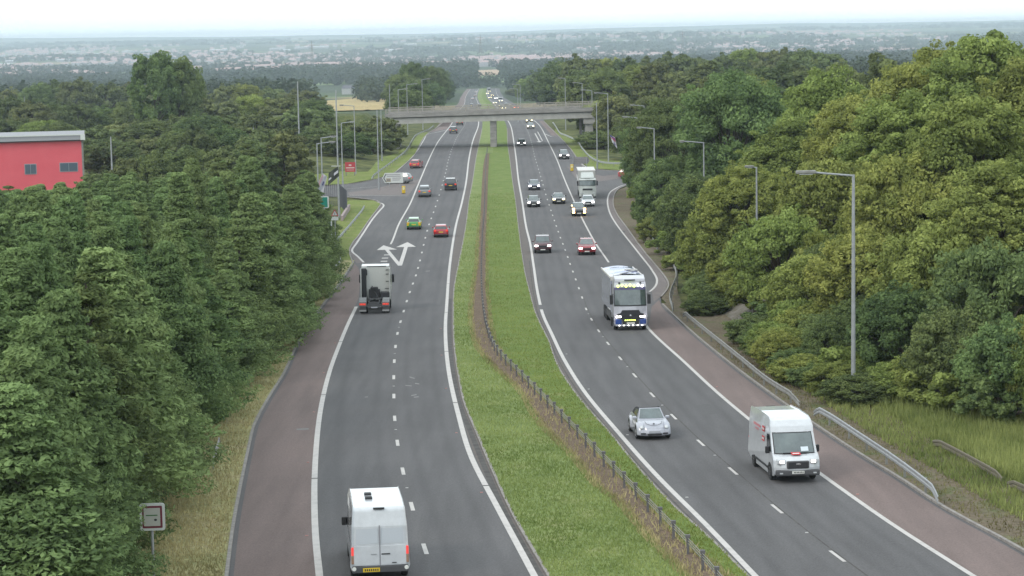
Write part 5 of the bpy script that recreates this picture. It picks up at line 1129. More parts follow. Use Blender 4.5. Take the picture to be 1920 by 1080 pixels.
pier(1098, 1113, 272, .8, 11, 'right_abutment_pier', m_conc, .0); mb = MB(); a_ = at(1094, 230, YB).x; b_ = at(1116, 230, YB).x; mb.box(a_, b_, .3, 11.4, bz(a_) - 1.2, bz(a_) + 1.2); mb.obj('pier_head', m_conc, br, bevel=.05)
pier(1088, 1093, 272, 5, 6, 'slim_column', m_conc2, .0)
pier(737, 748, 285, .8, 11, 'left_abutment_pier', m_conc, .0)
# banks of the bridge: short wing embankments
for (x0, x1, s) in ((p0.x - 26, p0.x - .3, -1), (p1.x + 2.2, p1.x + 30, 1)):
    P = []; V = []; F = []; nx_, ny_ = 14, 12
    for i in range(nx_ + 1):
        for j in range(ny_ + 1):
            x = x0 + (x1-x0)*i/nx_; y = -9 + 30*j/ny_; top = bz(x) + 1.9; dy = max(0, -y, y - 12); dx = (p0.x - .3 - x) if s < 0 else (x - p1.x - 2.2)
            z = min(top, gf(YB) - .5 + max(0, (9 - dy)) / 9 * 9 * min(1, .25 + dx / 9)); V.append((x, YB + y, z + .3*vnoise(x*3, y*3, 3)))
    for i in range(nx_):
        for j in range(ny_): k = i*(ny_+1)+j; F.append((k, k+ny_+1, k+ny_+2, k+1))
    o = mesh_obj('embankment', V, F, m_under, smooth=True); tag(o, kind='structure')
# ================================================================ lamp columns
def lamp(px, pyb, pyt, d=None, arm=0, label='', group=None, r=.11, armpy=None, headlen=.75, name='street_lamp', head=True):
    """base at (px, pyb), top at pyt; arm = px reach of the bracket (negative = left)"""
    if d is None: x, y = G(px, pyb); z = Tf(x, y)
    else: x = at(px, pyb, d).x; y = d; z = Tf(x, y)
    top = at(px, pyt, y).z; t = thing(name, label, 'street lamp' if head else 'pole', (x, y, z - .1), 0, group); H = top - z
    b = MB(); b.tube([(0, 0, 0), (0, 0, 1.3)], r*1.35, 10); b.tube([(0, 0, 1.3), (0, 0, H)], r, 10, r*.62); b.obj('pole', m_galv, t)
    if arm:
        aw = arm * y / FPX; s = 1 if aw > 0 else -1; b = MB(); b.tube([(0, 0, H - .06), (aw*.5, -.0, H + abs(aw)*.03), (aw - s*headlen*.8, 0, H + abs(aw)*.055)], .055, 8); b.obj('bracket_arm', m_galv, t)
        b = MB(); M_ = Matrix.Translation((aw - s*headlen*.5, 0, H + abs(aw)*.06)); b.box(-headlen/2, headlen/2, -.16, .16, -.1, .09, M_); o = b.obj('lamp_head', m_dgrey if d and y < 150 else m_galvd, t, bevel=.05)
        b = MB(); b.box(-headlen*.32, headlen*.32, -.12, .12, -.135, -.1, M_); b.obj('lamp_glass', m_headoff, o)
    return t
lamp(1600, 757, 324, None, -108, 'tall galvanised lamp column on the right bank, nearest the camera, arm to the left', r=.13, headlen=1.1)
lamp(1419, 420, 311, 185, -22, 'grey lamp column half sunk in the lime-green tree on the right')
lamp(1320, 340, 265, 235, -45, 'lamp column rising from dark trees left of the lime-green tree', headlen=.5)
lamp(1227, 300, 239, 285, -33, 'lamp column above the trees by the right junction, lower of the pair')
lamp(1195, 300, 219, 310, -27, 'lamp column above the trees by the right junction, left of the pair')
lamp(1208.5, 290, 197, 380, -27, 'small lamp column further back above the right junction trees')
lamp(1120, 318, 191, None, 0, 'thin pole standing on the lawn by the right end of the bridge', name='tall_pole', head=False)
lamp(1141, 303, 174, None, -26, 'lamp column right of the bridge end carrying the flag')
lamp(1111, 262, 168.5, 485, -21, 'lamp column directly above the right bridge end')
lamp(1093, 262, 155, 500, -18, 'lamp column behind the bridge parapet, second from its right end')
lamp(1061, 250, 146, 540, -13, 'lamp column behind the bridge parapet, third from its right end')
lamp(1134.5, 250, 135, 560, 0, 'plain pole in front of the far trees right of the bridge', name='tall_pole', head=False)
lamp(597, 368, 267, 260, 35, 'lamp column by the fence on the left, lower of the close pair'); lamp(605, 364, 256.5, 268, 28, 'lamp column by the fence on the left, taller of the close pair')
lamp(636, 405, 168, 292, 0, 'very tall pole rising beside the grey fence on the left', r=.13, name='tall_pole', head=False); lamp(643, 352, 229, None, 24, 'lamp column by the upper slip road on the left')
lamp(667, 326, 197, None, -27, 'lamp column beside the red board on the left'); lamp(710.5, 356, 205, None, 0, 'pole on the dusty island left of the motorway', name='tall_pole', head=False)
lamp(716.5, 305, 205, None, 6, 'pole behind the island on the left, by the crash barrier', name='tall_pole', head=False)
lamp(732, 240, 157, 480, 0, 'pole at the left end of the bridge', name='tall_pole', head=False); lamp(748, 240, 167, 490, 18, 'lamp column behind the left end of the bridge'); lamp(764.5, 240, 157.5, 520, 20, 'lamp column behind the bridge rail, left of the tallest'); lamp(793, 235, 148, 560, 16, 'lamp column behind the bridge rail nearest the left lanes')
lamp(561, 260, 152, 420, 0, 'old wooden pole among the left woodland', name='tall_pole', head=False, r=.16); lamp(210, 320, 255, 330, 0, 'pale pole standing right of the red building', name='tall_pole', head=False, r=.14); lamp(477, 300, 238, 380, 0, 'short pole showing above the left woodland', name='tall_pole', head=False)
lamp(878, 215, 184, 640, 0, 'small sign post seen above the bridge rail', name='tall_pole', head=False); lamp(976, 205, 158, 680, -16, 'far lamp column right of the queue'); lamp(971, 205, 166, 620, -14, 'lamp column nearer than the far one right of the queue')
lamp(47, 215, 181, 620, 0, 'faint pale pole far left above the woodland', name='tall_pole', head=False)
# ================================================================ wire rope barrier in the median
BR = Curve([(1345,1105),(1313,1066),(1279.7,1031),(1222,970),(1171,918),(1127.7,873),(1090,833),(1040,781),(1000,739),(965,704),(935,672),(918,640),(909,605),(905,575),(903,540),(903,492),(905,442),(908,405),(910,340),(912,300),(913,290)])
wr = thing('wire_rope_barrier', 'grey wire rope safety barrier on short posts along the bare strip of the median', 'barrier', (float(BR(80)), 80, gf(80)))
wr.location = (0, 0, 0)
m_post = mat('post_grey', (.12, .115, .12), .7); pm = None; yy = 74.; n = 0; rest = MB()
b = MB(); b.box(-.05, .05, -.035, .035, -.1, .66); b.box(-.085, .085, -.075, .075, .62, .74); 
while yy < 440:
    x = float(BR(yy)); z = gf(yy) + .05
    if n < 96:
        if pm is None: o = b.obj('post', m_post, wr); pm = o
        else: o = pm.copy(); COL.objects.link(o)
        o.location = (x, yy, z)
    else: rest.box(x-.05, x+.05, yy-.03, yy+.03, z, z+.7)
    n += 1; yy += 2.85 if n < 97 else 4
o = rest.obj('far_posts', m_post, wr); tag(o, kind='stuff')
for h in (.42, .52, .62): 
    b = MB(); b.tube([(float(BR(q)), q, gf(q) + .05 + h) for q in np.arange(60, 440, 4.)], .018, 5); b.obj('wire_rope', m_galvd, wr)
# ================================================================ crash barriers
def guardrail(P, label, double=False, dz=None, h=.62, m=m_galv, post=3.2, xy=False, ramp=True, name='crash_barrier', terr=True):
    Q = smooth_poly([p if xy else G(p[0], p[1], h) for p in P], 5); t = thing(name, label, 'crash barrier', (0, 0, 0)); gz = lambda x, y: max(gf(y), Tf(x, y)) if terr else gf(y)
    prof = [(.0, -.16), (.05, -.13), (.05, -.05), (.0, 0), (.05, .05), (.05, .13), (0, .16)]
    for k, o_ in enumerate(((0, .55) if double else (0,))):
        V = []; F = []
        for i, p in enumerate(Q):
            a = Q[max(i-1, 0)]; c_ = Q[min(i+1, len(Q)-1)]; d = Vector((c_[0]-a[0], c_[1]-a[1])).normalized(); nx, ny = d.y, -d.x; x, y = p[0] + nx*o_, p[1] + ny*o_
            hh = h if not ramp else h * min(1, .5 + i*.25, .5 + (len(Q)-1-i)*.25)
            for (u_, v_) in prof: V.append((x - nx*u_*.8, y - ny*u_*.8, gz(x, y) + hh + v_))
        m_ = len(prof)
        for i in range(len(Q)-1):
            for j in range(m_-1): q = i*m_+j; F.append((q, q+m_, q+m_+1, q+1))
        o = mesh_obj('rail', V, F, m, t); so_ = o.modifiers.new('s', 'SOLIDIFY'); so_.thickness = .012
    acc = 0; np_ = 0
    for a, c_ in zip(Q[:-1], Q[1:]):
        l = math.hypot(c_[0]-a[0], c_[1]-a[1]); acc += l
        if acc > post and np_ < 95:
            acc = 0; np_ += 1; d = Vector((c_[0]-a[0], c_[1]-a[1])).normalized(); x = a[0] + d.y*.25*(1 if double else .4); y = a[1] - d.x*.25*(1 if double else .4); b = MB(); z = gz(x, y); b.box(x-.05, x+.05, y-.05, y+.05, z-.2, z+h+.1); b.obj('post', m_galvd, t)
    return t
guardrail([(1760,924),(1722,893),(1670,855),(1610,815),(1560,782),(1527,764)], 'dull galvanised crash barrier ending in the grass beside the right hard shoulder')
guardrail([(1500,748),(1440,712),(1390,672),(1340,632),(1300,600),(1281,584)], 'galvanised crash barrier running under the trees behind the blue and white lorry', m=m_galvd)
guardrail([(1262,575),(1256,558),(1260,540),(1268,520),(1266,503),(1258,492)], 'rusty bent crash barrier round the nose of the right slip road', m=m_galvd)
guardrail([(1233,462),(1222,445),(1208,425)], 'short length of barrier in the shrubs by the right slip road', m=m_galvd)
guardrail([(1180,306),(1150,306),(1125,303),(1107,294),(1092,278),(1082,264),(1062,254),(1050,249),(1043,238),(1036,228)], 'pale crash barrier curving from the right junction to under the bridge')
guardrail([(697,331),(713,319),(735,303),(757,286),(766,275),(772,264),(780,253),(795,246),(806,241),(814,234)], 'pale crash barrier beside the left merging slip road')
guardrail([(683,385),(680,392),(664,412),(640,440),(626,456)], 'galvanised crash barrier on the lawn left of the exit slip road')
guardrail([(634,476),(638,487),(632,496),(624,506)], 'short curved end of barrier on the left verge beside the trees')
guardrail([(548,603),(536,616),(522,640)], 'weathered barrier end half hidden under the front trees on the left', m=m_galvd)
guardrail([(411,820),(407,838),(398,862)], 'old rail end showing at the foot of the left trees', m=m_galvd)
guardrail([(1880,895),(1840,872),(1790,845),(1750,825)], 'low weathered wooden rail buried in the tall grass on the right', m=mat('old_timber', (.15, .135, .10), .9), name='timber_rail', h=.34)
guardrail([(1960,935),(1925,918),(1890,903)], 'broken end of the timber rail near the right edge', m=mat('old_timber', (.15, .135, .10), .9), name='timber_rail', h=.34)
# ================================================================ signs
m_sw = mat('sign_white', (.56, .58, .56), .5); m_sb = mat('sign_black', (.03, .03, .03), .5); m_sr = mat('sign_red_dull', (.38, .05, .06), .5); m_sg = mat('sign_green', (.0, .13, .08), .5)
def plate(t, nm, P, y, m, th=.03):
    n = len(P); V = [(x, y, z) for x, z in P] + [(x, y + th, z) for x, z in P]; F = [tuple(range(n-1, -1, -1)), tuple(range(n, 2*n))] + [(i, (i+1) % n, (i+1) % n+n, i+n) for i in range(n)]; return mesh_obj(nm, V, F, m, t)
def rect(x0, x1, z0, z1): return [(x0, z0), (x1, z0), (x1, z1), (x0, z1)]
def rrect(x0, x1, z0, z1, r):
    o = []
    for cx, cz, a in ((x1-r, z0+r, -90), (x1-r, z1-r, 0), (x0+r, z1-r, 90), (x0+r, z0+r, 180)):
        for k in range(4): q = math.radians(a + 30*k); o.append((cx + r*math.cos(q), cz + r*math.sin(q)))
    return o
def sign_at(name, label, px, py, rz=0, d=None, cat='sign'):
    x, y = G(px, py) if d is None else (at(px, py, d).x, d); return thing(name, label, cat, (x, y, Tf(x, y)), rz)
# pointed direction sign on the island: 43 px x 20 px at 325 m
t = sign_at('direction_sign', 'white pointed direction sign with black chevron and dark lines of text on the left island', 738, 350)
s_ = t.location.y / FPX; w0, w1, z0, z1 = -21*s_, 18*s_, 8*s_, 27*s_; zc = (z0+z1)/2
plate(t, 'board', [(w0+5*s_, z0), (w1, z0), (w1, z1), (w0+5*s_, z1), (w0, zc)], 0, m_sw, .08)
plate(t, 'chevron', [(w0+6.6*s_, z0+1.8*s_), (w0+8.2*s_, z0+1.8*s_), (w0+3.8*s_, zc), (w0+8.2*s_, z1-1.8*s_), (w0+6.6*s_, z1-1.8*s_), (w0+2*s_, zc)], -.03, m_sb, .02)
for k, (a, c_, zz) in enumerate(((-13, 13, 5.8), (-12, 14, 2.6), (-2, 14, -1.0), (-2, 12, -4.4))): plate(t, 'text_line', rect(a*s_, c_*s_, zc + zz*s_, zc + (zz+1.2)*s_), -.02, mat('faded_text', (.27, .25, .27), .6), .01)
plate(t, 'tourist_panel', rect(-13.5*s_, -5*s_, zc-7*s_, zc-.5*s_), -.02, mat('panel_brown', (.34, .29, .19), .6), .01); plate(t, 'panel_symbol', rect(-12*s_, -6.5*s_, zc-6*s_, zc-2*s_), -.032, mat('panel_grey', (.22, .2, .18), .6), .01)
b = MB(); b.tube([(-8*s_, .12, 0), (-8*s_, .12, z1)], .05, 8); b.tube([(12*s_, .12, 0), (12*s_, .12, z1)], .05, 8); b.obj('post', m_galv, t)
# back of a big sign on the right
t = sign_at('direction_sign', 'grey back of a two-post direction sign between the right slip road and the lawn', 1090, 320); s_ = t.location.y / FPX
plate(t, 'board', [(-16*s_, 14*s_), (12*s_, 14*s_), (16*s_, 20.5*s_), (12*s_, 27*s_), (-16*s_, 27*s_)], 0, mat('sign_back', (.2, .19, .2), .6, color2=(.26, .25, .25), nscale=3), .06)
b = MB(); 
for q in (17, 20.5, 24): b.box(-15*s_, 12*s_, -.05, 0, q*s_, (q+.5)*s_)
b.obj('stiffener', mat('sign_rib', (.34, .33, .33), .6), t)
b = MB(); b.tube([(-15*s_, -.1, 0), (-15*s_, -.1, 27*s_)], .06, 8); b.tube([(10*s_, -.1, 0), (10*s_, -.1, 27*s_)], .06, 8); b.obj('post', m_galv, t)
def bollard(px, py, label):
    t = sign_at('bollard', label, px, py, cat='bollard'); b = MB(); b.box(-.26, .26, -.15, .15, 0, .12); b.obj('base', m_black, t, bevel=.03)
    b = MB(); b.box(-.21, .21, -.12, .12, .12, 1.02); b.obj('shell', mat('bollard_yellow', (.62, .42, .02), .4), t, bevel=.06); plate(t, 'disc', [(.14*math.cos(k*.524), .72 + .2*math.sin(k*.524)) for k in range(12)], -.135, mat('bollard_face', (.7, .66, .4), .4), .01)
    t.scale = (1.25, 1.25, 1.25)
bollard(757, 363, 'yellow keep-left bollard on the left traffic island'); bollard(1072.5, 321, 'yellow keep-left bollard on the right traffic island')
# red board
t = sign_at('advertising_board', 'red board with white emblem and lettering behind the left slip road', 657, 330); s_ = t.location.y / FPX
plate(t, 'board', rect(-9.5*s_, 9.5*s_, 9*s_, 27*s_), 0, mat('board_red', (.42, .045, .06), .5), .08); plate(t, 'emblem', [(3*s_*math.cos(k*.785), 21.5*s_ + 1.6*s_*math.sin(k*.785)) for k in range(8)], -.02, mat('board_white', (.62, .5, .5), .5), .01)
for z_, a in ((15.5, 8), (12, 7)): plate(t, 'lettering', rect(-a*s_, a*s_, z_*s_, (z_ + (2 if z_ > 14 else .8))*s_), -.02, mat('board_white', (.62, .5, .5), .5), .01)
b = MB(); b.tube([(-8*s_, .12, -1), (-8*s_, .12, 24*s_)], .08, 8); b.tube([(8*s_, .12, -1), (8*s_, .12, 24*s_)], .08, 8); b.obj('post', m_galvd, t)
# green route sign edge-on with white border, tall white/green board below
t = sign_at('route_sign', 'green route sign with thick white border sticking out of the left trees', 612, 470, d=232); s_ = 232 / FPX; zb = at(612, 390, 232).z - t.location.z
plate(t, 'border', rrect(-12*s_, 7*s_, zb, zb + 22*s_, 2*s_), 0, m_sw, .06); plate(t, 'board', rrect(-11*s_, 4.6*s_, zb + 1.6*s_, zb + 20.4*s_, 1.2*s_), -.02, mat('sign_green_bright', (.01, .19, .14), .5), .02)
plate(t, 'lettering', rect(-11*s_, -6*s_, zb + 12*s_, zb + 15*s_), -.035, m_sw, .01); plate(t, 'lettering', rect(-11*s_, -7*s_, zb + 5*s_, zb + 7*s_), -.035, m_sw, .01)
b = MB(); b.tube([(-2*s_, .12, 0), (-2*s_, .12, zb + 20*s_)], .07, 8); b.obj('post', m_galv, t)
t = sign_at('route_sign', 'tall narrow white board with green edge at the end of the left tree belt', 618, 470, d=226); s_ = 226 / FPX; za = at(618, 466, 226).z - t.location.z; zt_ = at(618, 414, 226).z - t.location.z
plate(t, 'board', rect(-6*s_, 1.5*s_, za, zt_ - 8*s_), 0, m_sw, .06); plate(t, 'edge_band', rect(1.5*s_, 3.4*s_, za - 2*s_, zt_), -.01, m_sg, .08); plate(t, 'side_panel', rect(3.4*s_, 6*s_, za + 4*s_, zt_), 0, m_sw, .06)
b = MB(); b.tube([(0, .12, -.2), (0, .12, zt_)], .07, 8); b.obj('post', m_galv, t)
# warning triangle with plate
t = sign_at('warning_sign', 'triangular warning sign with a white plate beneath, in front of the grey fence', 629, 450, d=233); s_ = 233 / FPX; zc = at(629, 405, 233).z - t.location.z
plate(t, 'triangle', [(-7*s_, zc), (7*s_, zc), (0, zc + 13*s_)], 0, m_sr, .03); plate(t, 'triangle_face', [(-4.6*s_, zc + 1.4*s_), (4.6*s_, zc + 1.4*s_), (0, zc + 10*s_)], -.02, m_sw, .02); plate(t, 'symbol', rect(-.5*s_, .5*s_, zc + 2.2*s_, zc + 6.5*s_), -.03, m_sb, .01)
plate(t, 'supplementary_plate', rect(-6.5*s_, 6.5*s_, zc - 8*s_, zc - 1.5*s_), 0, m_sw, .03); b = MB(); b.tube([(0, .1, -.3), (0, .1, zc + 10*s_)], .05, 8); b.obj('post', m_galv, t)
# square sign with red inner border, bottom left
t = sign_at('roadside_sign', 'square white sign with dark red inner border, half covered by leaves, bottom left', 288, 1086, rz=math.radians(4)); s_ = t.location.y / FPX; zb = at(290, 990, t.location.y).z - t.location.z
x0, x1, z0, z1 = -22*s_, 26*s_, zb - 5*s_, zb + 48*s_
plate(t, 'board', rrect(x0, x1, z0, z1, 5*s_), 0, m_sw, .04); plate(t, 'red_border', rrect(x0 + 5*s_, x1 - 5*s_, z0 + 5*s_, z1 - 5*s_, 1.5*s_), -.012, mat('deep_red', (.14, .02, .035), .5), .012); plate(t, 'face', rrect(x0 + 8*s_, x1 - 9*s_, z0 + 9*s_, z1 - 9*s_, 1*s_), -.02, mat('dull_white', (.42, .42, .38), .5), .01)
plate(t, 'symbol', [(8*s_ + 3*s_*math.cos(k*.9), zb + 16*s_ + 2.4*s_*math.sin(k*.9)) for k in range(7)], -.028, m_sb, .01); plate(t, 'symbol', rect(-10*s_, 12*s_, zb + 24*s_, zb + 26*s_), -.028, mat('symbol_green', (.05, .15, .05), .6), .01)
b = MB(); b.tube([(0, .1, -.4), (0, .1, z1 - .1)], .055, 10); b.obj('post', m_galv, t)
# flags
def flag(name, label, px, py, d, P, m, rz=0, stripes=()):
    t = thing(name, label, 'flag', at(px, py, d)); t.rotation_euler = (0, 0, rz); s_ = d / FPX; nn = 10; V = []; F = []
    A, B_, C_, D_ = [Vector((p[0]*s_, 0, -p[1]*s_)) for p in P]
    for i in range(nn + 1):
        for j in range(7):
            u_, v_ = i/nn, j/6; q = (A*(1-u_) + B_*u_)*(1-v_) + (D_*(1-u_) + C_*u_)*v_; V.append((q.x, .12*math.sin(u_*9 + v_*2), q.z))
    for i in range(nn):
        for j in range(6): k = i*7+j; F.append((k, k+7, k+8, k+1))
    o = mesh_obj('cloth', V, F, m, t, smooth=True)
    for (ma, uu0, uu1, vv0, vv1) in stripes:
        V2 = []
        for (u_, v_) in ((uu0, vv0), (uu1, vv0), (uu1, vv1), (uu0, vv1)): q = (A*(1-u_) + B_*u_)*(1-v_) + (D_*(1-u_) + C_*u_)*v_; V2.append((q.x, -.16, q.z))
        mesh_obj('cloth_band', V2, [(0, 1, 2, 3)], ma, o)
    return t
fw = mat('flag_white', (.5, .5, .55), .8); fr_ = mat('flag_crimson', (.4, .07, .1), .8); fb = mat('flag_blue', (.08, .08, .2), .8)
flag('flag', 'drooping red, white and blue flag on the lamp column right of the bridge', 1143, 252, 330, [(0, 0), (10, 6), (14, 27), (5, 15)], fw, 0, [(fb, 0, .5, .0, .25), (fr_, .1, .95, .28, .42), (mat('flag_purple', (.2, .06, .18), .8), .5, .95, .05, .3), (fb, .3, .7, .75, .9)])
flag('flag', 'bunched whitish flag with faded red streaks on the lamp columns left of the motorway', 605, 325, 262, [(0, 0), (8, 6), (-2, 44), (-18, 34)], fw, 0, [(mat('flag_faded', (.45, .3, .33), .8), .05, .35, .05, .7), (fb, .6, .8, .3, .5)])
flag('flag', 'dark and white flag twisted round a pole beside the whitish flag', 622, 318, 268, [(-6, 6), (12, -6), (14, 12), (-8, 30)], mat('flag_dark', (.05, .055, .045), .8), 0, [(fw, .55, .95, .35, .6), (fw, .05, .3, .5, .65)])
b = MB(); x, y = at(620, 310, 268).x, 268
t = thing('antenna', 'short pale crossbar fixed to the pole above the dark flag on the left', 'crossbar', at(632, 311.5, 291.5)); b.tube([(-.75, 0, 0), (.45, 0, 0)], .06, 6); b.obj('crossbar', mat('crossbar_pale', (.5, .5, .48), .6), t)
# palisade fence
t = sign_at('palisade_fence', 'grey steel palisade fence beside the left slip road', 645, 398, d=240, cat='fence'); s_ = 240/FPX; fa_, fb_, fc_ = Vector(G(606, 384)), Vector(G(636, 384)), Vector(G(651, 400))
b = MB(); ox, oy = t.location.x, t.location.y
zf = 3.0; zg = -.4
for k in range(9):
    f_ = k/8; x, y = fa_.lerp(fb_, f_); b.box(x-ox-.035, x-ox+.035, y-oy-.02, y-oy+.02, zg, zf)
for k in range(34):
    f_ = k/33; x, y = fb_.lerp(fc_, f_); b.box(x-ox-.035, x-ox+.035, y-oy-.02, y-oy+.02, zg, zf)
b.obj('pales', mat('fence_grey', (.13, .13, .15), .6, .2), t)
t2 = thing('boundary_wall', 'low pinkish wall at the foot of the grey palisade fence', 'wall', (0, 0, 0)); b = MB(); a_ = Vector(G(641, 415)); c_ = Vector(G(655, 393)); n = 8; dd = (c_ - a_).normalized(); nn_ = Vector((dd.y, -dd.x))*.15
V = []
for p in (a_, c_):
    for sgn in (-1, 1): V += [(p.x + nn_.x*sgn, p.y + nn_.y*sgn, gf(p.y) - .2), (p.x + nn_.x*sgn, p.y + nn_.y*sgn, gf(p.y) + .75)]
mesh_obj('wall', V, [(0, 1, 5, 4), (2, 6, 7, 3), (1, 3, 7, 5), (0, 2, 3, 1), (4, 5, 7, 6)], mat('pink_wall', (.34, .27, .27), .8), t2)
# ================================================================ red building
D = 345.; t = thing('red_building', 'flat-roofed two-storey red building with grey fascia at the left edge', 'building', (at(0, 340, D).x, D, 0)); ox = t.location.x
xr_ = at(152, 260, D).x - ox; xl = -30; zr = at(75, 265, D).z; zb = Tf(-70, D) - 1
b = MB(); b.box(xl, xr_, 0, 14, zb, zr); b.obj('wall', mat('render_red', (.66, .10, .13), .75, color2=(.7, .12, .15), nscale=.3), t)
zf0 = at(75, 264, D).z; zf1 = at(75, 253, D).z
V = [(xl, -.5, zf0), (xr_ + .0, -.5, zf0 + .1), (xr_ + .55, -.3, zf1), (xl, -.3, zf1), (xl, 14.5, zf0), (xr_, 14.5, zf0), (xr_ + .55, 14.5, zf1), (xl, 14.5, zf1)]
mesh_obj('roof_fascia', V, [(0, 1, 2, 3), (4, 7, 6, 5), (3, 2, 6, 7), (1, 5, 6, 2), (0, 4, 5, 1), (0, 3, 7, 4)], mat('fascia_grey', (.26, .26, .28), .6), t)
b = MB(); b.box(xl, xr_ + .5, -.56, -.5, zf1 - .12, zf1 + .05); b.box(xr_ - .1, xr_ + .62, -.58, -.3, zf0, zf1); b.obj('roof_edge_trim', mat('trim_white', (.6, .62, .6), .5), t); b = MB(); b.box(xl, xr_ + .4, -.58, -.5, zf0 - .1, zf0 + .06); b.obj('gutter', m_black, t)
for (x0, x1, y0, y1) in ((49, 70, 306, 326), (113, 146, 304, 322), (-40, -20, 306, 326)):
    a = at(x0, y1, D); c_ = at(x1, y0, D); b = MB(); b.box(a.x-ox, c_.x-ox, -.06, .02, a.z, c_.z); o = b.obj('window', mat('window_frame_grey', (.3, .32, .35), .5), t); b = MB(); mx_ = (a.x + c_.x)/2 - ox
    b.box(a.x-ox+.1, mx_-.04, -.09, -.06, a.z+.1, c_.z-.1); b.box(mx_+.04, c_.x-ox-.1, -.09, -.06, a.z+.1, c_.z-.1); b.obj('pane', mat('building_glass', (.08, .11, .15), .2, spec=.8), o)
b = MB(); b.box(xr_, xr_ + .3, .0, .3, zb, zr); b.obj('corner_pipe', m_galvd, t)
an = .19; cx_, cy_ = t.location.x + xr_, t.location.y; t.rotation_euler = (0, 0, an); t.location.x = cx_ - xr_*math.cos(an); t.location.y = cy_ - xr_*math.sin(an)
# small white structure beside it, half hidden
def GT(px, py):
    rx, ry, rz = ray(px, py); ys = np.concatenate([np.arange(300, 3000, 5.), np.arange(3000, 12000, 20.)]); zz = CAMZ + rz/ry*ys - T(rx/ry*ys, ys); k = np.where(zz < 0)[0]; y = ys[k[0]] if len(k) else 9000.; return (rx/ry*y, float(y))
# ================================================================ houses and town
def far_house(px, py, d, w, h, label, group, wallc, roofc, gable=True, z=None):
    gx, gy = GT(px, py); p = Vector((gx, gy, Tf(gx, gy))); t = thing('house' if gable else 'warehouse', label, 'house' if gable else 'warehouse', (p.x, p.y, p.z if z is None else z), random.uniform(-.5, .5), group); dp = w * .7
    b = MB(); b.box(-w/2, w/2, -dp/2, dp/2, -6, h); b.obj('wall', wallc, t)
    b = MB(); rh = (h*.55 if gable else h*.16); V = [(-w/2-.3, -dp/2-.3, h), (w/2+.3, -dp/2-.3, h), (w/2+.3, dp/2+.3, h), (-w/2-.3, dp/2+.3, h), (-w/2-.3, 0, h+rh), (w/2+.3, 0, h+rh)]
    mesh_obj('roof', V, [(0, 1, 5, 4), (2, 3, 4, 5), (0, 4, 3), (1, 2, 5), (0, 3, 2, 1)], roofc, t)
wl_ = mat('render_pale', (.36, .355, .365), .8); rf_ = mat('slate', (.12, .12, .14), .8); rr_ = mat('tile_pinkish', (.42, .3, .29), .8); wr_ = mat('metal_roof_white', (.8, .81, .83), .5, emit=None)
far_house(14, 196, 900, 16, 4.5, 'pale house with grey roof above the woodland at the left edge', None, mat('wall_rosy', (.42, .36, .36), .8), rf_)
for px, py, w in ((690, 139, 17), (678, 141, 13), (653, 177, 9)): far_house(px, py, 1900 if py < 150 else 1150, w, 5, 'grey-white farmhouse among the trees near x'.replace(' near x', '') + (' above the golden field' if px < 660 else (', larger of the two on the wooded rise' if px == 690 else ', smaller of the two on the wooded rise')), None, mat('wall_greyish', (.36, .37, .38), .8), rf_)
for i in range(26):
    px = [535, 520, 565, 602, 690, 720, 738, 915, 930, 880, 20, 8, 75, 140, 175, 195, 240, 40, 120, 860, 995, 770, 1215, 1180, 410, 450][i]; py = [97, 94, 92, 91, 97, 98, 97, 92, 93, 90, 118, 124, 128, 101, 104, 108, 99, 108, 116, 88, 82, 86, 79, 79, 96, 90][i]
    d = 4200 + (110 - py) * 60; far_house(px, py, d, random.uniform(22, 55), 6, 'long white-roofed shed in the distant town', 'white-roofed sheds in the distant town', wl_, wr_, False)
# the town's houses: far beyond counting
r = np.random.default_rng(4); mb = MB(); mr2 = MB(); n = 0
while n < 2000:
    y = 3600 * (9000/3600) ** r.uniform(); x = r.uniform(-.27, .2) * y
    if vnoise(x, y, 600, 41) * .7 + vnoise(x, y, 200, 42) * .5 < .62: continue
    n += 1; z = Tf(x, y); w = r.uniform(8, 16); dp = 8; h = r.uniform(5, 8); b0 = len(mb.v); mb.box(x-w/2, x+w/2, y-dp/2, y+dp/2, z-3, z+h)
    b0 = len(mr2.v); mr2.v += [(x-w/2, y-dp/2, z+h+.02), (x+w/2, y-dp/2, z+h+.02), (x+w/2, y+dp/2, z+h+.02), (x-w/2, y+dp/2, z+h+.02), (x-w/2, y, z+h+3), (x+w/2, y, z+h+3)]; mr2.f += [tuple(b0+i for i in q) for q in ((0, 1, 5, 4), (2, 3, 4, 5), (0, 4, 3), (1, 2, 5))]
b0 = len(mb.v); me_f = [tuple(i + b0 for i in q) for q in mr2.f]; nw = len(mb.f); mb.v += mr2.v; mb.f += me_f
o = mb.obj('distant_town', wl_); o.data.materials.append(rr_)
for i, p in enumerate(o.data.polygons): p.material_index = 1 if i >= nw else 0
tag(o, kind='stuff')
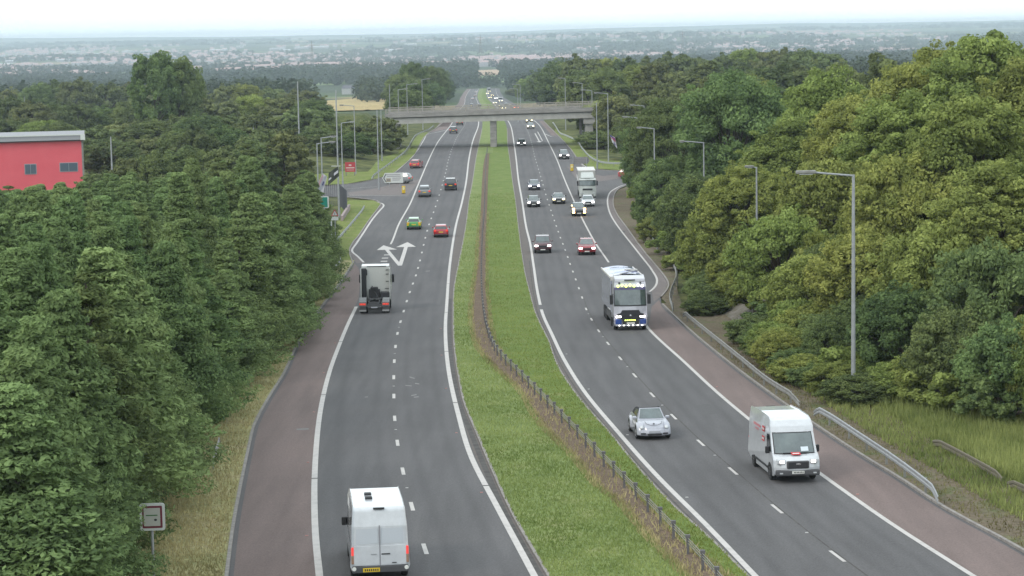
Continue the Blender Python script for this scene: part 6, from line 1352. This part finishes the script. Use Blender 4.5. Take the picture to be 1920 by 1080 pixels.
# pylons
def pylon(px, py0, py1, d, label, name='electricity_pylon', arms=3):
    p = at(px, py0, d); H = at(px, py1, d).z - p.z; t = thing(name, label, 'pylon', p); b = MB(); w = H*.09
    for sx in (-1, 1):
        for sy in (-1, 1): b.tube([(sx*w, sy*w, -8), (sx*w*.3, sy*w*.3, H*.6), (0, 0, H)], H*.008, 4)
    for k in range(7):
        z0, z1 = H*k/8, H*(k+1)/8; q0 = w*(1-.9*k/8); q1 = w*(1-.9*(k+1)/8); b.tube([(-q0, 0, z0), (q1, 0, z1)], H*.006, 4); b.tube([(q0, 0, z0), (-q1, 0, z1)], H*.006, 4)
    b.obj('lattice_mast', m_galvd, t); b = MB()
    for k in range(arms): z = H*(.6 + .14*k); b.tube([(-H*.16, 0, z), (H*.16, 0, z)], H*.008, 4)
    b.obj('cross_arm', m_galvd, t)
pylon(1280, 84, 58, 3400, 'lattice pylon on the skyline right of centre'); pylon(901, 100, 66, 3000, 'lattice pylon against the haze above the distant road'); pylon(585, 110, 76, 3200, 'lattice pylon against the town on the left', arms=2)
# ================================================================ grass
def blades(name, pts, h, w, lm, seed, lean=.35, zfun=None):
    r = np.random.default_rng(seed); P = np.array(pts); n = len(P); z = zfun(P[:, 0], P[:, 1]); a = r.uniform(0, 2*np.pi, n); hh = h * r.uniform(.5, 1.3, n); ww = w * r.uniform(.6, 1.4, n); la = r.uniform(0, 2*np.pi, n); ll = lean * hh * r.uniform(.2, 1, n)
    B = np.stack([P[:, 0], P[:, 1], z], 1); dx = np.stack([np.cos(a)*ww, np.sin(a)*ww, np.zeros(n)], 1); tp = B + np.stack([np.cos(la)*ll, np.sin(la)*ll, hh], 1)
    V = np.stack([B - dx, B + dx, tp], 1); tone = np.clip(vnoise(P[:, 0], P[:, 1], 1.6, seed)*.45 + vnoise(P[:, 0], P[:, 1], 7, seed + 1)*.5 + r.uniform(0, .45, n) - .15, 0, 1); o = quads_obj(name, V, lm, tone, nper=3); tag(o, kind='stuff')
def scatter(Ca, Cb, y0, y1, dens, seed):
    r = np.random.default_rng(seed); out_ = []; ys = r.uniform(y0, y1, int(dens * (y1-y0)) * 12); ys = ys[r.uniform(0, 1, len(ys)) < (y0/ys)**1.4]; a = Ca(ys); b_ = Cb(ys); u_ = r.uniform(0, 14, len(ys)); k = u_ < (b_ - a); return np.stack([a[k] + u_[k], ys[k]], 1)
gm_m = leaf_mat('grass_blades_median', (.14, .20, .055), (.37, .42, .16), 0, 0, .3); gm_r = leaf_mat('grass_blades_damp', (.125, .17, .04), (.32, .36, .11), 0, 0, .3)
gm_d = leaf_mat('grass_blades_dry', (.19, .18, .08), (.54, .46, .25), 0, 0, .3); gm_s = leaf_mat('grass_blades_litter', (.11, .09, .05), (.28, .27, .12), 0, 0, .3); gm_t = leaf_mat('grass_blades_tall', (.12, .16, .05), (.40, .43, .16), 0, 0, .35)
zr = lambda x, y: g(y) + .05
blades('median_grass', scatter(ML, lambda y: np.minimum(SL(y), 99), 62, 330, 190, 1), .13, .028, gm_m, 3, .6, zr)
blades('median_grass', scatter(lambda y: SR(y), MR, 62, 330, 150, 2), .11, .028, gm_r, 4, .6, zr)
blades('verge_grass', scatter(off(VL, -3), off(HL, -.15), 62, 200, 150, 5), .16, .025, gm_d, 6, .7, lambda x, y: np.maximum(g(y) + .04, T(x, y)))
zt2 = lambda x, y: np.maximum(T(x, y), g(y) + .02)
blades('verge_grass', scatter(off(HR, .25), off(HR, 4.2), 62, 150, 45, 7), .16, .028, gm_s, 8, .6, zt2)
blades('verge_weeds', scatter(off(HR, 2.1), off(HR, 5.2), 60, 150, 150, 31), .34, .032, gm_t, 32, .6, zt2)
blades('tall_grass', scatter(off(HR, 4.6), off(HR, 14), 60, 135, 230, 9), .6, .035, gm_t, 10, .5, zt2)
blades('dry_fringe_grass', np.concatenate([scatter(off(SL, -.35), off(SL, .15), 62, 300, 170, 21), scatter(off(SR, -.1), off(SR, .3), 62, 300, 120, 22)]), .22, .03, gm_d, 23, .8, zr)
sp_ = scatter(off(SL, -.1), off(SR, .2), 62, 170, 28, 11); blades('weeds_on_soil', sp_, .22, .03, gm_d, 12, .7, zr)
# explicit golden and tan fields seen beyond the bridge
def GT(px, py):
    rx, ry, rz = ray(px, py); ys = np.concatenate([np.arange(300, 3000, 5.), np.arange(3000, 9000, 20.)]); zz = CAMZ + rz/ry*ys - T(rx/ry*ys, ys); k = np.where(zz < 0)[0]; y = ys[k[0]] if len(k) else 2500.; return (rx/ry*y, float(y))
for P, m_ in (([(612, 190), (745, 179), (746, 205), (690, 209), (615, 210)], m_wheat), ([(885, 133.5), (955, 130), (956, 140), (890, 143)], mat('tan_stubble', (.42, .30, .2), .9)), ([(900, 143), (945, 141), (945, 155), (903, 156)], m_pas), ([(525, 152), (620, 146), (640, 160), (520, 163)], m_pas), ([(575, 141), (665, 137), (667, 140), (575, 144)], m_wheat)):
    try: draped('field', [GT(*p) for p in P], .5, m_, 40.)
    except Exception as ex: print('field', ex)
